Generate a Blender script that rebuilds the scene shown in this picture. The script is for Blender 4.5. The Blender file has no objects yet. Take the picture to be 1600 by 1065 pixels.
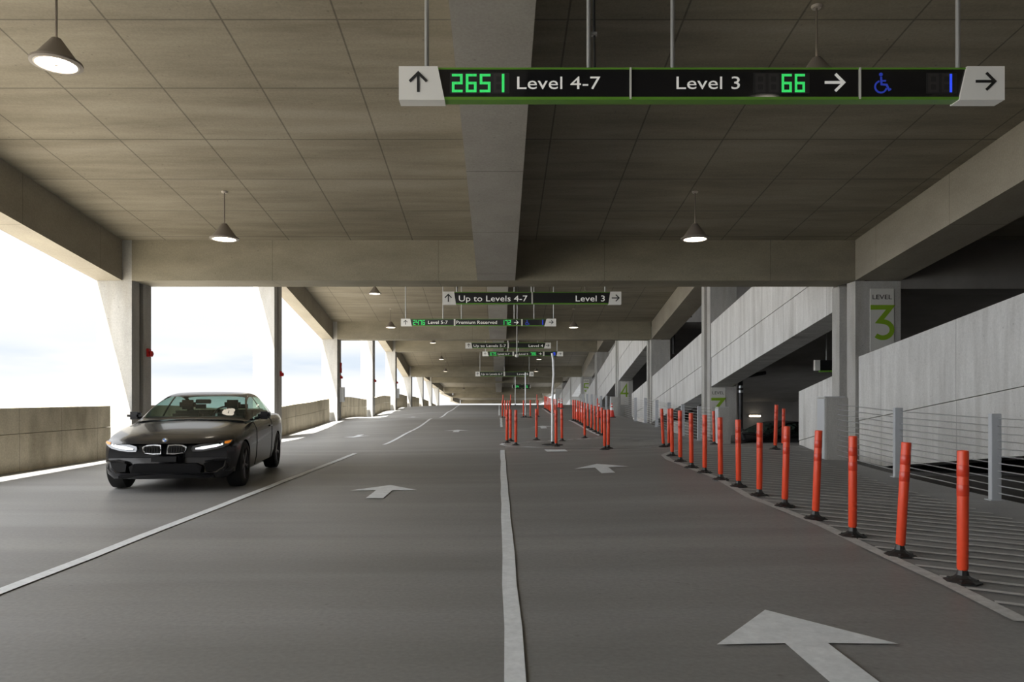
import bpy, bmesh, math, random
from mathutils import Vector, Matrix
random.seed(7)
C = bpy.context.scene.collection
F = 1120.0          # focal length in pixels of the 1600 px wide frame
EYE = 1.3

# ------------------------------------------------------------------ camera
cam_d = bpy.data.cameras.new('camera')
cam = bpy.data.objects.new('camera', cam_d)
C.objects.link(cam)
cam.location = (0, 0, EYE)
cam.rotation_euler = (math.pi / 2, 0, 0)
cam_d.sensor_width = 36.0
cam_d.lens = 36.0 * F / 1600.0
cam_d.shift_x = 20 / 1600.0
cam_d.shift_y = (621 - 532.5) / 1600.0
cam_d.clip_end = 2000
bpy.context.scene.camera = cam

# ------------------------------------------------------------------ exposure
sc = bpy.context.scene
sc.view_settings.view_transform = 'Standard'
sc.view_settings.look = 'None'
sc.view_settings.gamma = 1.0
sc.view_settings.use_curve_mapping = False
sc.view_settings.exposure = 0.12
sc.cycles.max_bounces = 10
sc.cycles.diffuse_bounces = 6
sc.cycles.sample_clamp_indirect = 8

# ------------------------------------------------------------------ world: hazy bright sky, brightest around the sun
SUN_TO = Vector((1.0, 1.5, -4.1)).normalized()
SKY_DIM, SKY_BRIGHT, SUN_POWER = 0.97, 4.6, 21.0
world = bpy.data.worlds.new('sky')
sc.world = world
world.use_nodes = True
wn = world.node_tree
wn.nodes.clear()


def wnode(t, **kw):
    n = wn.nodes.new(t)
    for k, v in kw.items():
        setattr(n, k, v)
    return n


wout = wnode('ShaderNodeOutputWorld')
wbg = wnode('ShaderNodeBackground')
wtc = wnode('ShaderNodeTexCoord')
wdot = wnode('ShaderNodeVectorMath', operation='DOT_PRODUCT')
gdir = Vector((-0.80, -0.38, 0.45)).normalized()
wdot.inputs[1].default_value = gdir
wn.links.new(wtc.outputs['Generated'], wdot.inputs[0])
wramp = wnode('ShaderNodeMapRange', interpolation_type='SMOOTHSTEP')
wramp.inputs['From Min'].default_value = 0.2
wramp.inputs['From Max'].default_value = 0.9
wramp.inputs['To Min'].default_value = SKY_DIM
wramp.inputs['To Max'].default_value = SKY_BRIGHT
wn.links.new(wdot.outputs['Value'], wramp.inputs['Value'])
wsep = wnode('ShaderNodeSeparateXYZ')
wn.links.new(wtc.outputs['Generated'], wsep.inputs[0])
wmap = wnode('ShaderNodeMapping')
wmap.inputs['Scale'].default_value = (3.0, 3.0, 16.0)
wn.links.new(wtc.outputs['Generated'], wmap.inputs['Vector'])
wnoise = wnode('ShaderNodeTexNoise')
wnoise.inputs['Scale'].default_value = 1.6
wnoise.inputs['Detail'].default_value = 4
wn.links.new(wmap.outputs[0], wnoise.inputs['Vector'])
# a low blue gap between cloud layers, just above the horizon
wband = wnode('ShaderNodeFloatCurve')
cv = wband.mapping.curves[0]
cv.points[0].location = (0.0, 0.0)
cv.points[1].location = (1.0, 0.0)
for x_, y_ in ((0.018, 0.0), (0.04, 1.0), (0.055, 0.9), (0.09, 0.12), (0.25, 0.0)):
    cv.points.new(x_, y_)
wband.mapping.update()
wn.links.new(wsep.outputs['Z'], wband.inputs['Value'])
wcl = wnode('ShaderNodeMapRange')
wcl.inputs['From Min'].default_value = 0.35
wcl.inputs['From Max'].default_value = 0.6
wn.links.new(wnoise.outputs['Fac'], wcl.inputs['Value'])
wmul = wnode('ShaderNodeMath', operation='MULTIPLY')
wn.links.new(wband.outputs[0], wmul.inputs[0])
wn.links.new(wcl.outputs[0], wmul.inputs[1])
wmix = wnode('ShaderNodeMix', data_type='RGBA')
wmix.inputs['A'].default_value = (0.97, 0.985, 1.0, 1)
wmix.inputs['B'].default_value = (0.74, 0.83, 0.93, 1)
wn.links.new(wmul.outputs[0], wmix.inputs['Factor'])
wn.links.new(wmix.outputs['Result'], wbg.inputs['Color'])
wn.links.new(wramp.outputs[0], wbg.inputs['Strength'])
wn.links.new(wbg.outputs[0], wout.inputs['Surface'])

sun_d = bpy.data.lights.new('sun', 'SUN')
sun_d.energy = SUN_POWER
sun_d.angle = math.radians(0.6)
sun_d.color = (1.0, 0.97, 0.91)
sun = bpy.data.objects.new('sun', sun_d)
C.objects.link(sun)
sun.rotation_euler = SUN_TO.to_track_quat('-Z', 'Y').to_euler()
sun.location = (-20, -20, 40)


# ------------------------------------------------------------------ materials
def new_mat(name):
    m = bpy.data.materials.new(name)
    m.use_nodes = True
    nt = m.node_tree
    return m, nt, nt.nodes['Principled BSDF']


def plain(name, col, rough=0.5, metal=0.0, emit=None, estr=0.0, coat=0.0, spec=0.5):
    m, nt, b = new_mat(name)
    b.inputs['Base Color'].default_value = (*col, 1)
    b.inputs['Roughness'].default_value = rough
    b.inputs['Metallic'].default_value = metal
    b.inputs['Specular IOR Level'].default_value = spec
    b.inputs['Coat Weight'].default_value = coat
    b.inputs['Coat Roughness'].default_value = 0.05
    if emit:
        b.inputs['Emission Color'].default_value = (*emit, 1)
        b.inputs['Emission Strength'].default_value = estr
    return m


def noisy(name, c1, c2, scale=(1, 1, 1), nscale=2.0, rough=0.6, c3=None, speck=0.0, bump=0.05, spec=0.4,
          joints=None, streak=None, roughvar=0.0):
    """Weathered mineral surface: two broad tones, fine grain, optional streaks, form-joint lines."""
    m, nt, b = new_mat(name)
    N = nt.nodes.new
    L = nt.links.new
    tc = N('ShaderNodeTexCoord')
    mp = N('ShaderNodeMapping')
    mp.inputs['Scale'].default_value = scale
    L(tc.outputs['Object'], mp.inputs['Vector'])
    n1 = N('ShaderNodeTexNoise')
    n1.inputs['Scale'].default_value = nscale
    n1.inputs['Detail'].default_value = 8
    n1.inputs['Roughness'].default_value = 0.62
    L(mp.outputs[0], n1.inputs['Vector'])
    r1 = N('ShaderNodeMapRange')
    r1.inputs['From Min'].default_value = 0.3
    r1.inputs['From Max'].default_value = 0.7
    L(n1.outputs['Fac'], r1.inputs['Value'])
    mix = N('ShaderNodeMix')
    mix.data_type = 'RGBA'
    mix.inputs['A'].default_value = (*c1, 1)
    mix.inputs['B'].default_value = (*c2, 1)
    L(r1.outputs[0], mix.inputs['Factor'])
    col = mix.outputs['Result']
    if c3 is not None:
        mp3 = N('ShaderNodeMapping')
        mp3.inputs['Scale'].default_value = streak or (1, 1, 1)
        L(tc.outputs['Object'], mp3.inputs['Vector'])
        n3 = N('ShaderNodeTexNoise')
        n3.inputs['Scale'].default_value = 1.0
        n3.inputs['Detail'].default_value = 5
        L(mp3.outputs[0], n3.inputs['Vector'])
        r3 = N('ShaderNodeMapRange')
        r3.inputs['From Min'].default_value = 0.52
        r3.inputs['From Max'].default_value = 0.75
        r3.inputs['To Max'].default_value = 0.75
        L(n3.outputs['Fac'], r3.inputs['Value'])
        mx = N('ShaderNodeMix')
        mx.data_type = 'RGBA'
        L(r3.outputs[0], mx.inputs['Factor'])
        L(col, mx.inputs['A'])
        mx.inputs['B'].default_value = (*c3, 1)
        col = mx.outputs['Result']
    if speck > 0:
        n2 = N('ShaderNodeTexNoise')
        n2.inputs['Scale'].default_value = 34.0
        n2.inputs['Detail'].default_value = 4
        L(tc.outputs['Object'], n2.inputs['Vector'])
        r2 = N('ShaderNodeMapRange')
        r2.inputs['From Min'].default_value = 0.3
        r2.inputs['From Max'].default_value = 0.7
        r2.inputs['To Min'].default_value = 1 - speck
        r2.inputs['To Max'].default_value = 1 + speck
        L(n2.outputs['Fac'], r2.inputs['Value'])
        vm = N('ShaderNodeVectorMath')
        vm.operation = 'SCALE'
        L(col, vm.inputs[0])
        L(r2.outputs[0], vm.inputs['Scale'])
        col = vm.outputs[0]
        # small bug holes
        vo = N('ShaderNodeTexVoronoi')
        vo.inputs['Scale'].default_value = 5.0
        L(tc.outputs['Object'], vo.inputs['Vector'])
        rv = N('ShaderNodeMapRange')
        rv.inputs['From Min'].default_value = 0.03
        rv.inputs['From Max'].default_value = 0.09
        rv.inputs['To Min'].default_value = 0.72
        rv.inputs['To Max'].default_value = 1.0
        L(vo.outputs['Distance'], rv.inputs['Value'])
        vm2 = N('ShaderNodeVectorMath')
        vm2.operation = 'SCALE'
        L(col, vm2.inputs[0])
        L(rv.outputs[0], vm2.inputs['Scale'])
        col = vm2.outputs[0]
    if joints:
        sep = N('ShaderNodeSeparateXYZ')
        L(tc.outputs['Object'], sep.inputs[0])
        last = None
        for axis, off, period, width, depth in joints:
            a = N('ShaderNodeMath')
            a.operation = 'SUBTRACT'
            L(sep.outputs[axis], a.inputs[0])
            a.inputs[1].default_value = off
            p = N('ShaderNodeMath')
            p.operation = 'PINGPONG'
            L(a.outputs[0], p.inputs[0])
            p.inputs[1].default_value = period / 2
            r = N('ShaderNodeMapRange')
            r.inputs['From Min'].default_value = width * 0.4
            r.inputs['From Max'].default_value = width
            r.inputs['To Min'].default_value = depth
            r.inputs['To Max'].default_value = 1.0
            L(p.outputs[0], r.inputs['Value'])
            if last is None:
                last = r.outputs[0]
            else:
                k = N('ShaderNodeMath')
                k.operation = 'MINIMUM'
                L(last, k.inputs[0])
                L(r.outputs[0], k.inputs[1])
                last = k.outputs[0]
        vm3 = N('ShaderNodeVectorMath')
        vm3.operation = 'SCALE'
        L(col, vm3.inputs[0])
        L(last, vm3.inputs['Scale'])
        col = vm3.outputs[0]
    L(col, b.inputs['Base Color'])
    b.inputs['Roughness'].default_value = rough
    b.inputs['Specular IOR Level'].default_value = spec
    if roughvar:
        rr = N('ShaderNodeMapRange')
        rr.inputs['To Min'].default_value = rough - roughvar
        rr.inputs['To Max'].default_value = rough + roughvar
        L(n1.outputs['Fac'], rr.inputs['Value'])
        L(rr.outputs[0], b.inputs['Roughness'])
    if bump:
        bp = N('ShaderNodeBump')
        bp.inputs['Strength'].default_value = bump
        bp.inputs['Distance'].default_value = 0.02
        L(n1.outputs['Fac'], bp.inputs['Height'])
        L(bp.outputs[0], b.inputs['Normal'])
    return m


M = {}
M['floor'] = noisy('coated_deck', (0.19, 0.188, 0.184), (0.27, 0.267, 0.262), (0.22, 1.3, 1), 1.2, 0.5,
                   (0.33, 0.33, 0.335), 0.10, 0.03, 0.5, streak=(0.10, 0.9, 1), roughvar=0.1,
                   joints=[(1, 6.35, 10.02, 0.36, 1.2)])
M['ceil'] = noisy('formed_ceiling', (0.18, 0.158, 0.117), (0.275, 0.247, 0.19), (0.35, 2.4, 1), 1.3, 0.75,
                  (0.34, 0.308, 0.25), 0.08, 0.04, 0.3, streak=(0.2, 1.2, 1),
                  joints=[(0, -1.91, 1.36, 0.016, 0.5), (1, 8.44, 1.43, 0.016, 0.5)])
M['beam'] = noisy('beam_concrete', (0.20, 0.18, 0.13), (0.27, 0.243, 0.182), (0.5, 1, 1.5), 1.4, 0.75,
                  (0.17, 0.15, 0.115), 0.08, 0.05, 0.3, streak=(0.6, 0.6, 1.2),
                  joints=[(0, -5.0, 3.66, 0.012, 0.7)])
M['spine'] = noisy('spine_concrete', (0.29, 0.275, 0.25), (0.37, 0.355, 0.325), (1, 1, 1), 1.2, 0.75,
                   (0.33, 0.31, 0.29), 0.08, 0.05, 0.3, streak=(1.5, 0.6, 1),
                   joints=[(1, 8.0, 2.44, 0.014, 0.6)])
M['girder'] = noisy('girder_concrete', (0.27, 0.245, 0.20), (0.35, 0.32, 0.26), (1, 0.5, 1), 1.4, 0.75,
                    (0.28, 0.25, 0.21), 0.08, 0.05, 0.3, streak=(1, 0.5, 0.5),
                    joints=[(1, 0.3, 2.44, 0.012, 0.7)])
M['column'] = noisy('column_concrete', (0.34, 0.335, 0.315), (0.46, 0.45, 0.43), (2, 2, 0.6), 1.6, 0.75,
                    (0.33, 0.31, 0.27), 0.08, 0.05, 0.3, streak=(3, 3, 0.5))
M['parapet'] = noisy('parapet_concrete', (0.48, 0.43, 0.32), (0.63, 0.575, 0.45), (1, 1.6, 0.6), 1.8, 0.8,
                     (0.27, 0.235, 0.17), 0.10, 0.06, 0.3, streak=(1, 1.6, 0.7),
                     joints=[(1, 0.4, 1.22, 0.01, 0.6)])
M['ramp_wall'] = noisy('ramp_wall_concrete', (0.52, 0.515, 0.50), (0.68, 0.675, 0.66), (1, 3.0, 0.45), 1.6, 0.75,
                       (0.36, 0.35, 0.335), 0.07, 0.05, 0.3, streak=(1, 3.0, 0.25),
                       joints=[(1, 0.2, 2.44, 0.012, 0.62)])
M['shaded_conc'] = noisy('shade_toned_concrete', (0.16, 0.15, 0.14), (0.22, 0.21, 0.195), (1, 1, 1), 1.0, 0.85, bump=0.04)  # concrete coloured darker so deep interior parts read as unlit
M['outside'] = noisy('pale_ground', (0.42, 0.39, 0.33), (0.5, 0.46, 0.4), (0.2, 0.2, 0.2), 1.0, 0.9, bump=0.0)
M['paint'] = noisy('road_paint', (0.68, 0.71, 0.735), (0.84, 0.87, 0.90), (3, 3, 3), 3.0, 0.55, speck=0.05, bump=0.02)
M['paint_worn'] = noisy('worn_road_paint', (0.44, 0.44, 0.435), (0.60, 0.60, 0.59), (4, 4, 4), 3.0, 0.6, speck=0.08, bump=0.02)
M['orange'] = plain('orange_plastic', (0.72, 0.065, 0.02), 0.38)
M['orange_band'] = plain('red_orange_reflective', (0.58, 0.042, 0.014), 0.3)
M['rubber'] = plain('black_rubber', (0.018, 0.018, 0.018), 0.45)
M['black'] = plain('black_panel', (0.012, 0.012, 0.013), 0.05)
M['black_satin'] = plain('black_satin_panel', (0.012, 0.012, 0.013), 0.4)
M['black_matte'] = plain('black_matte', (0.015, 0.015, 0.015), 0.7)
M['ledbed'] = plain('led_bed', (0.02, 0.02, 0.02), 0.5)
M['ledoff'] = plain('led_off', (0.05, 0.045, 0.045), 0.5)
M['sign_white'] = plain('sign_white', (0.62, 0.61, 0.57), 0.4)
M['letter'] = plain('lettering_white', (0.75, 0.74, 0.70), 0.5, emit=(0.9, 0.89, 0.85), estr=0.22)
M['sign_face'] = plain('sign_face_white', (0.66, 0.65, 0.61), 0.45, emit=(0.9, 0.89, 0.84), estr=0.06)
M['letter_black'] = plain('lettering_black', (0.015, 0.015, 0.015), 0.5)
M['sign_green'] = plain('sign_green', (0.12, 0.30, 0.03), 0.35)
M['level_green'] = plain('level_green', (0.23, 0.40, 0.02), 0.5)
M['led_green'] = plain('led_green', (0.0, 0.1, 0.02), 0.5, emit=(0.05, 0.85, 0.17), estr=0.9)
M['led_blue'] = plain('led_blue', (0.0, 0.0, 0.1), 0.5, emit=(0.03, 0.08, 1.0), estr=1.2)
M['blue_sym'] = plain('blue_symbol', (0.03, 0.06, 0.45), 0.5, emit=(0.03, 0.06, 0.6), estr=0.25)
M['metal'] = plain('galvanised', (0.56, 0.58, 0.60), 0.42, 0.85)
M['rod'] = plain('grey_rod', (0.36, 0.36, 0.35), 0.45, 0.5)
M['steel_plate'] = plain('grey_painted_steel', (0.50, 0.52, 0.55), 0.45, 0.25)
M['cable'] = plain('steel_cable', (0.70, 0.71, 0.72), 0.35, 0.8)
M['shade'] = plain('lamp_shade_taupe', (0.17, 0.145, 0.12), 0.5)
M['lamp'] = plain('lamp_glow', (1, 0.95, 0.85), 0.5, emit=(1.0, 0.90, 0.74), estr=7.0)
M['lamp_ring'] = plain('lamp_trim', (0.42, 0.38, 0.33), 0.4)
M['red'] = plain('alarm_red', (0.55, 0.02, 0.02), 0.4)
M['white_plastic'] = plain('white_plastic', (0.80, 0.82, 0.84), 0.4)
M['cone'] = plain('cone_red_orange', (0.80, 0.05, 0.03), 0.45)
M['pipe'] = plain('dark_pipe', (0.03, 0.03, 0.032), 0.4)
M['pipe_grey'] = plain('grey_pipe', (0.30, 0.28, 0.26), 0.45)
M['yellow'] = plain('safety_yellow', (0.55, 0.36, 0.03), 0.6)
M['car'] = plain('car_paint', (0.010, 0.010, 0.013), 0.25, 0.0, coat=0.45, spec=0.4)
M['car_trim'] = plain('car_black_trim', (0.006, 0.006, 0.007), 0.5, spec=0.25)
M['car_seat'] = plain('car_seat', (0.012, 0.011, 0.011), 0.8)
M['chrome'] = plain('chrome', (0.42, 0.43, 0.45), 0.25, 1.0)
M['rim'] = plain('alloy', (0.14, 0.14, 0.15), 0.3, 0.9)
M['tyre'] = plain('tyre', (0.012, 0.012, 0.012), 0.75)
M['headlamp'] = plain('headlamp_glow', (0.9, 0.9, 0.9), 0.2, emit=(0.95, 0.97, 1.0), estr=0.75)
M['headlamp_shell'] = plain('headlamp_shell', (0.16, 0.165, 0.175), 0.25, 0.5)
M['headlamp_off'] = plain('headlamp_unlit', (0.30, 0.31, 0.33), 0.15, 0.6)
M['amber'] = plain('amber_marker', (0.7, 0.22, 0.02), 0.3, emit=(1.0, 0.32, 0.03), estr=0.35)
M['roundel_blue'] = plain('roundel_blue', (0.05, 0.16, 0.55), 0.3)
gm, gnt, gb = new_mat('tinted_glass')
gt = gnt.nodes.new('ShaderNodeBsdfTransparent')
gt.inputs['Color'].default_value = (0.52, 0.66, 0.62, 1)
gg = gnt.nodes.new('ShaderNodeBsdfGlossy')
gg.inputs['Roughness'].default_value = 0.03
glw = gnt.nodes.new('ShaderNodeLayerWeight')
glw.inputs['Blend'].default_value = 0.5
gpw = gnt.nodes.new('ShaderNodeMath')
gpw.operation = 'POWER'
gpw.inputs[1].default_value = 4.0
gnt.links.new(glw.outputs['Facing'], gpw.inputs[0])
gf = gnt.nodes.new('ShaderNodeMath')
gf.operation = 'MULTIPLY_ADD'
gf.inputs[1].default_value = 0.7
gf.inputs[2].default_value = 0.04
gnt.links.new(gpw.outputs[0], gf.inputs[0])
gx = gnt.nodes.new('ShaderNodeMixShader')
gnt.links.new(gf.outputs[0], gx.inputs[0])
gnt.links.new(gt.outputs[0], gx.inputs[1])
gnt.links.new(gg.outputs[0], gx.inputs[2])
gnt.links.new(gx.outputs[0], gnt.nodes['Material Output'].inputs['Surface'])
M['glass'] = gm


# ------------------------------------------------------------------ object helpers
def link_obj(name, bm, mat, parent=None, smooth=False, loc=None):
    me = bpy.data.meshes.new(name)
    bmesh.ops.recalc_face_normals(bm, faces=bm.faces[:])
    bm.to_mesh(me)
    bm.free()
    if smooth:
        for p in me.polygons:
            p.use_smooth = True
        try:
            me.set_sharp_from_angle(angle=math.radians(38))
        except Exception:
            pass
    if isinstance(mat, str):
        mat = M[mat]
    me.materials.append(mat)
    o = bpy.data.objects.new(name, me)
    C.objects.link(o)
    if parent is not None:
        o.parent = parent
    if loc is not None:
        o.location = loc
    return o


def tag(o, label, cat, group=None, kind=None):
    o['label'] = label
    o['category'] = cat
    if group:
        o['group'] = group
    if kind:
        o['kind'] = kind
    return o


def thing(name, label, cat, loc=(0, 0, 0), rotz=0.0, group=None):
    o = bpy.data.objects.new(name, None)
    o.empty_display_size = 0.2
    C.objects.link(o)
    o.location = loc
    o.rotation_euler = (0, 0, rotz)
    return tag(o, label, cat, group)


def struct(name, bm, mat, label, cat, smooth=False):
    o = link_obj(name, bm, mat, smooth=smooth)
    return tag(o, label, cat, kind='structure')


def copy_tree(o, parent=None):
    c = o.copy()
    C.objects.link(c)
    if parent is not None:
        c.parent = parent
    for ch in list(o.children):
        copy_tree(ch, c)
    return c


def box(bm, x0, x1, y0, y1, z0, z1, bev=0.0):
    vs = [bm.verts.new((x, y, z)) for z in (z0, z1) for y in (y0, y1) for x in (x0, x1)]
    fs = []
    for idx in ((0, 2, 3, 1), (4, 5, 7, 6), (0, 1, 5, 4), (2, 6, 7, 3), (0, 4, 6, 2), (1, 3, 7, 5)):
        fs.append(bm.faces.new([vs[i] for i in idx]))
    if bev > 0:
        es = list({e for f in fs for e in f.edges})
        bmesh.ops.bevel(bm, geom=es, offset=bev, segments=2, affect='EDGES')


def prism_x(bm, poly, x0, x1):
    """poly in (y, z), extruded from x0 to x1."""
    a = [bm.verts.new((x0, y, z)) for y, z in poly]
    b = [bm.verts.new((x1, y, z)) for y, z in poly]
    bm.faces.new(a)
    bm.faces.new(b[::-1])
    n = len(poly)
    for i in range(n):
        bm.faces.new((a[i], a[(i + 1) % n], b[(i + 1) % n], b[i]))


def strip_x(bm, ys, ztop, zbot, x0, x1):
    """A wall running along Y with varying top and bottom, made of slices."""
    rows = []
    for y, zt, zb in zip(ys, ztop, zbot):
        rows.append([bm.verts.new(p) for p in ((x0, y, zb), (x1, y, zb), (x1, y, zt), (x0, y, zt))])
    for a, b in zip(rows, rows[1:]):
        for i in range(4):
            j = (i + 1) % 4
            bm.faces.new((a[i], a[j], b[j], b[i]))
    bm.faces.new(rows[0][::-1])
    bm.faces.new(rows[-1])


def prism_y(bm, poly, y0, y1):
    """poly in (x, z), extruded from y0 to y1."""
    a = [bm.verts.new((x, y0, z)) for x, z in poly]
    b = [bm.verts.new((x, y1, z)) for x, z in poly]
    bm.faces.new(a)
    bm.faces.new(b[::-1])
    n = len(poly)
    for i in range(n):
        bm.faces.new((a[i], a[(i + 1) % n], b[(i + 1) % n], b[i]))


def tube(bm, p0, p1, r0, r1=None, seg=12, caps=True):
    if r1 is None:
        r1 = r0
    p0, p1 = Vector(p0), Vector(p1)
    q = (p1 - p0).to_track_quat('Z', 'Y')
    ra, rb = [], []
    for i in range(seg):
        a = 2 * math.pi * i / seg
        v = Vector((math.cos(a), math.sin(a), 0))
        ra.append(bm.verts.new(p0 + q @ (v * r0)))
        rb.append(bm.verts.new(p1 + q @ (v * r1)))
    for i in range(seg):
        j = (i + 1) % seg
        bm.faces.new((ra[i], ra[j], rb[j], rb[i]))
    if caps:
        bm.faces.new(ra[::-1])
        bm.faces.new(rb)


def lathe(bm, prof, seg=24, centre=(0, 0, 0), cap=True):
    """prof: (r, z) list; revolved about Z."""
    cx, cy, cz = centre
    rings = []
    for r, z in prof:
        rings.append([bm.verts.new((cx + r * math.cos(2 * math.pi * i / seg), cy + r * math.sin(2 * math.pi * i / seg), cz + z))
                      for i in range(seg)])
    for a, b in zip(rings, rings[1:]):
        for i in range(seg):
            j = (i + 1) % seg
            bm.faces.new((a[i], a[j], b[j], b[i]))
    if cap:
        bm.faces.new(rings[0][::-1])
        bm.faces.new(rings[-1])


def stroke(bm, pts, w, y, thick=0.004, closed=False):
    """A flat pen stroke in the XZ plane facing -Y, mitred, with a little thickness."""
    n = len(pts)
    P = [Vector((p[0], p[1])) for p in pts]
    Lr = []
    for i in range(n):
        if closed:
            d0 = (P[i] - P[i - 1]).normalized()
            d1 = (P[(i + 1) % n] - P[i]).normalized()
        else:
            d0 = (P[i] - P[i - 1]).normalized() if i > 0 else (P[1] - P[0]).normalized()
            d1 = (P[i + 1] - P[i]).normalized() if i < n - 1 else d0
        t = d0 + d1
        t = t.normalized() if t.length > 1e-6 else d0
        nrm = Vector((-t.y, t.x))
        k = max(0.45, nrm.dot(Vector((-d0.y, d0.x))))
        off = nrm * (w / 2 / k)
        Lr.append((P[i] + off, P[i] - off))
    rows = []
    for a, b in Lr:
        rows.append([bm.verts.new((a.x, y, a.y)), bm.verts.new((b.x, y, b.y)),
                     bm.verts.new((b.x, y + thick, b.y)), bm.verts.new((a.x, y + thick, a.y))])
    prs = list(zip(rows, rows[1:]))
    if closed:
        prs.append((rows[-1], rows[0]))
    for a, b in prs:
        for i in range(4):
            j = (i + 1) % 4
            bm.faces.new((a[i], a[j], b[j], b[i]))
    if not closed:
        bm.faces.new(rows[0])
        bm.faces.new(rows[-1][::-1])


def text_obj(name, s, mat, parent, x0, x1, z0, z1, y, depth=0.003, bold=0.0):
    """Lettering fitted to the rectangle x0..x1, z0..z1 (cap height), facing -Y."""
    cu = bpy.data.curves.new('lettering', 'FONT')
    cu.body = s
    cu.size = 1.0
    cu.extrude = 0.02
    cu.offset = bold
    cu.resolution_u = 3
    to = bpy.data.objects.new('lettering', cu)
    C.objects.link(to)
    dg = bpy.context.evaluated_depsgraph_get()
    me = bpy.data.meshes.new_from_object(to.evaluated_get(dg))
    bpy.data.objects.remove(to)
    bpy.data.curves.remove(cu)
    xs = [v.co.x for v in me.vertices]
    cap = 0.729
    sx = (x1 - x0) / (max(xs) - min(xs))
    sz = (z1 - z0) / cap
    mx = min(xs)
    for v in me.vertices:
        x_, y_, z_ = v.co
        v.co = (x0 + (x_ - mx) * sx, y - z_ * depth / 0.02, z0 + y_ * sz)
    me.materials.clear()
    me.materials.append(M[mat])
    o = bpy.data.objects.new(name, me)
    C.objects.link(o)
    o.parent = parent
    return o


def at(px, py, d):
    return Vector(((px - 780) * d / F, d, EYE - (py - 621) * d / F))


ORD = ['nearest', 'second', 'third', 'fourth', 'fifth', 'sixth', 'seventh', 'eighth', 'ninth', 'tenth', 'eleventh', 'twelfth']

# ------------------------------------------------------------------ the floor
FPTS = [(-3.3, y, 0.0) for y in (-6, -2, 0, 3, 6, 9, 12, 14.5, 16.7)] + [(-8.4, y, 0.0) for y in (-6, 0, 6, 10, 12, 15, 18)] + \
       [(0, y, 0.0) for y in (-6, 0, 3, 6, 9, 12, 15)] + [(-3.3, 20.7, -0.09), (-3.3, 27, 0.03), (-3.3, 35.5, 0.29), (-3.3, 40.5, 0.16),
        (-3.3, 47, 0.38), (-3.3, 57, 0.62), (-3.3, 61, 0.70), (-3.3, 68, 0.5), (-3.3, 80, 0.0), (-3.3, 100, -1.0), (-3.3, 125, -2.0), (-3.3, 150, -3.0),
        (-8.2, 22, -0.16), (-8.2, 26.5, -0.23), (-8.2, 31, -0.06), (-8.2, 36, 0.12), (-8.2, 39, 0.23), (-8.2, 46, 0.06), (-8.2, 56, 0.29), (-8.2, 63, 0.42), (-8.2, 70, 0.3),
        (3.2, 4.95, 0.014), (3.24, 7.36, 0.06), (3.1, 9.8, 0.11), (3.2, 12.6, 0.177), (3.25, 13.6, 0.21), (2.35, 16.2, 0.11), (1.7, 12, 0.05),
        (5.3, 14, 0.36), (0.3, 18.3, 0.075), (0.1, 19.3, 0.08), (1.35, 18.4, 0.08), (3.25, 23.5, 0.08), (3.2, 27, 0.2), (3.2, 31, 0.33), (0.17, 38.5, 0.23),
        (0.1, 26, 0.03), (0.1, 31, 0.16), (3.2, 41, 0.3), (3.2, 51, 0.5), (0.5, 58, 0.66), (3.5, 61, 0.70), (3.5, 68, 0.5), (3.5, 80, 0.0), (3.5, 100, -1.0), (3.5, 125, -2.0), (3.5, 150, -3.0),
        (6.2, -4, 0.0), (6.2, 4, 0.0), (6.15, 8.9, 0.0), (6.15, 11, 0.06), (6.15, 13.1, 0.09), (6.3, 16.2, 0.28), (6.2, 20.3, -0.03), (6.25, 22.3, -0.05), (6.2, 26, 0.03),
        (6.2, 32.6, 0.19), (5.2, 35, 0.36), (6.2, 41, 0.36), (6.2, 52, 0.5), (4.0, 17.1, 0.11), (5.2, 10.5, 0.09), (5.0, 7.5, 0.03)]


def fz_raw(x, y):
    sw = sz = 0.0
    for px_, py_, pz_ in FPTS:
        d2 = (0.55 * (x - px_)) ** 2 + (y - py_) ** 2
        w = 1.0 / (d2 + 0.35) ** 2.2
        sw += w
        sz += w * pz_
    return sz / sw


GX = [-9.0 + i * 0.72 for i in range(23)]
GX[-1] = 6.3
GX = [-9.0 + i * (15.3 / 24) for i in range(25)]
GY = [-12 + i * 0.6 for i in range(0, 128)] + [64.2 + i * 3 for i in range(1, 36)]
GZ = [[fz_raw(x, y) for x in GX] for y in GY]
for _ in range(10):
    GZ = [GZ[0]] + [[0.25 * a + 0.5 * b + 0.25 * c for a, b, c in zip(GZ[j - 1], GZ[j], GZ[j + 1])] for j in range(1, len(GZ) - 1)] + [GZ[-1]]
for _ in range(2):
    GZ = [[r_[0]] + [0.25 * r_[i - 1] + 0.5 * r_[i] + 0.25 * r_[i + 1] for i in range(1, len(r_) - 1)] + [r_[-1]] for r_ in GZ]


def fz(x, y):
    x = min(max(x, GX[0]), GX[-1] - 1e-6)
    y = min(max(y, GY[0]), GY[-1] - 1e-6)
    i = min(int((x - GX[0]) / (GX[1] - GX[0])), len(GX) - 2)
    if y < 63.6:
        j = min(int((y + 12) / 0.6), 126)
    else:
        j = next(k for k in range(126, len(GY) - 1) if GY[k] <= y <= GY[k + 1])
    u = (x - GX[i]) / (GX[i + 1] - GX[i])
    v = (y - GY[j]) / (GY[j + 1] - GY[j])
    return (GZ[j][i] * (1 - u) + GZ[j][i + 1] * u) * (1 - v) + (GZ[j + 1][i] * (1 - u) + GZ[j + 1][i + 1] * u) * v


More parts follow.
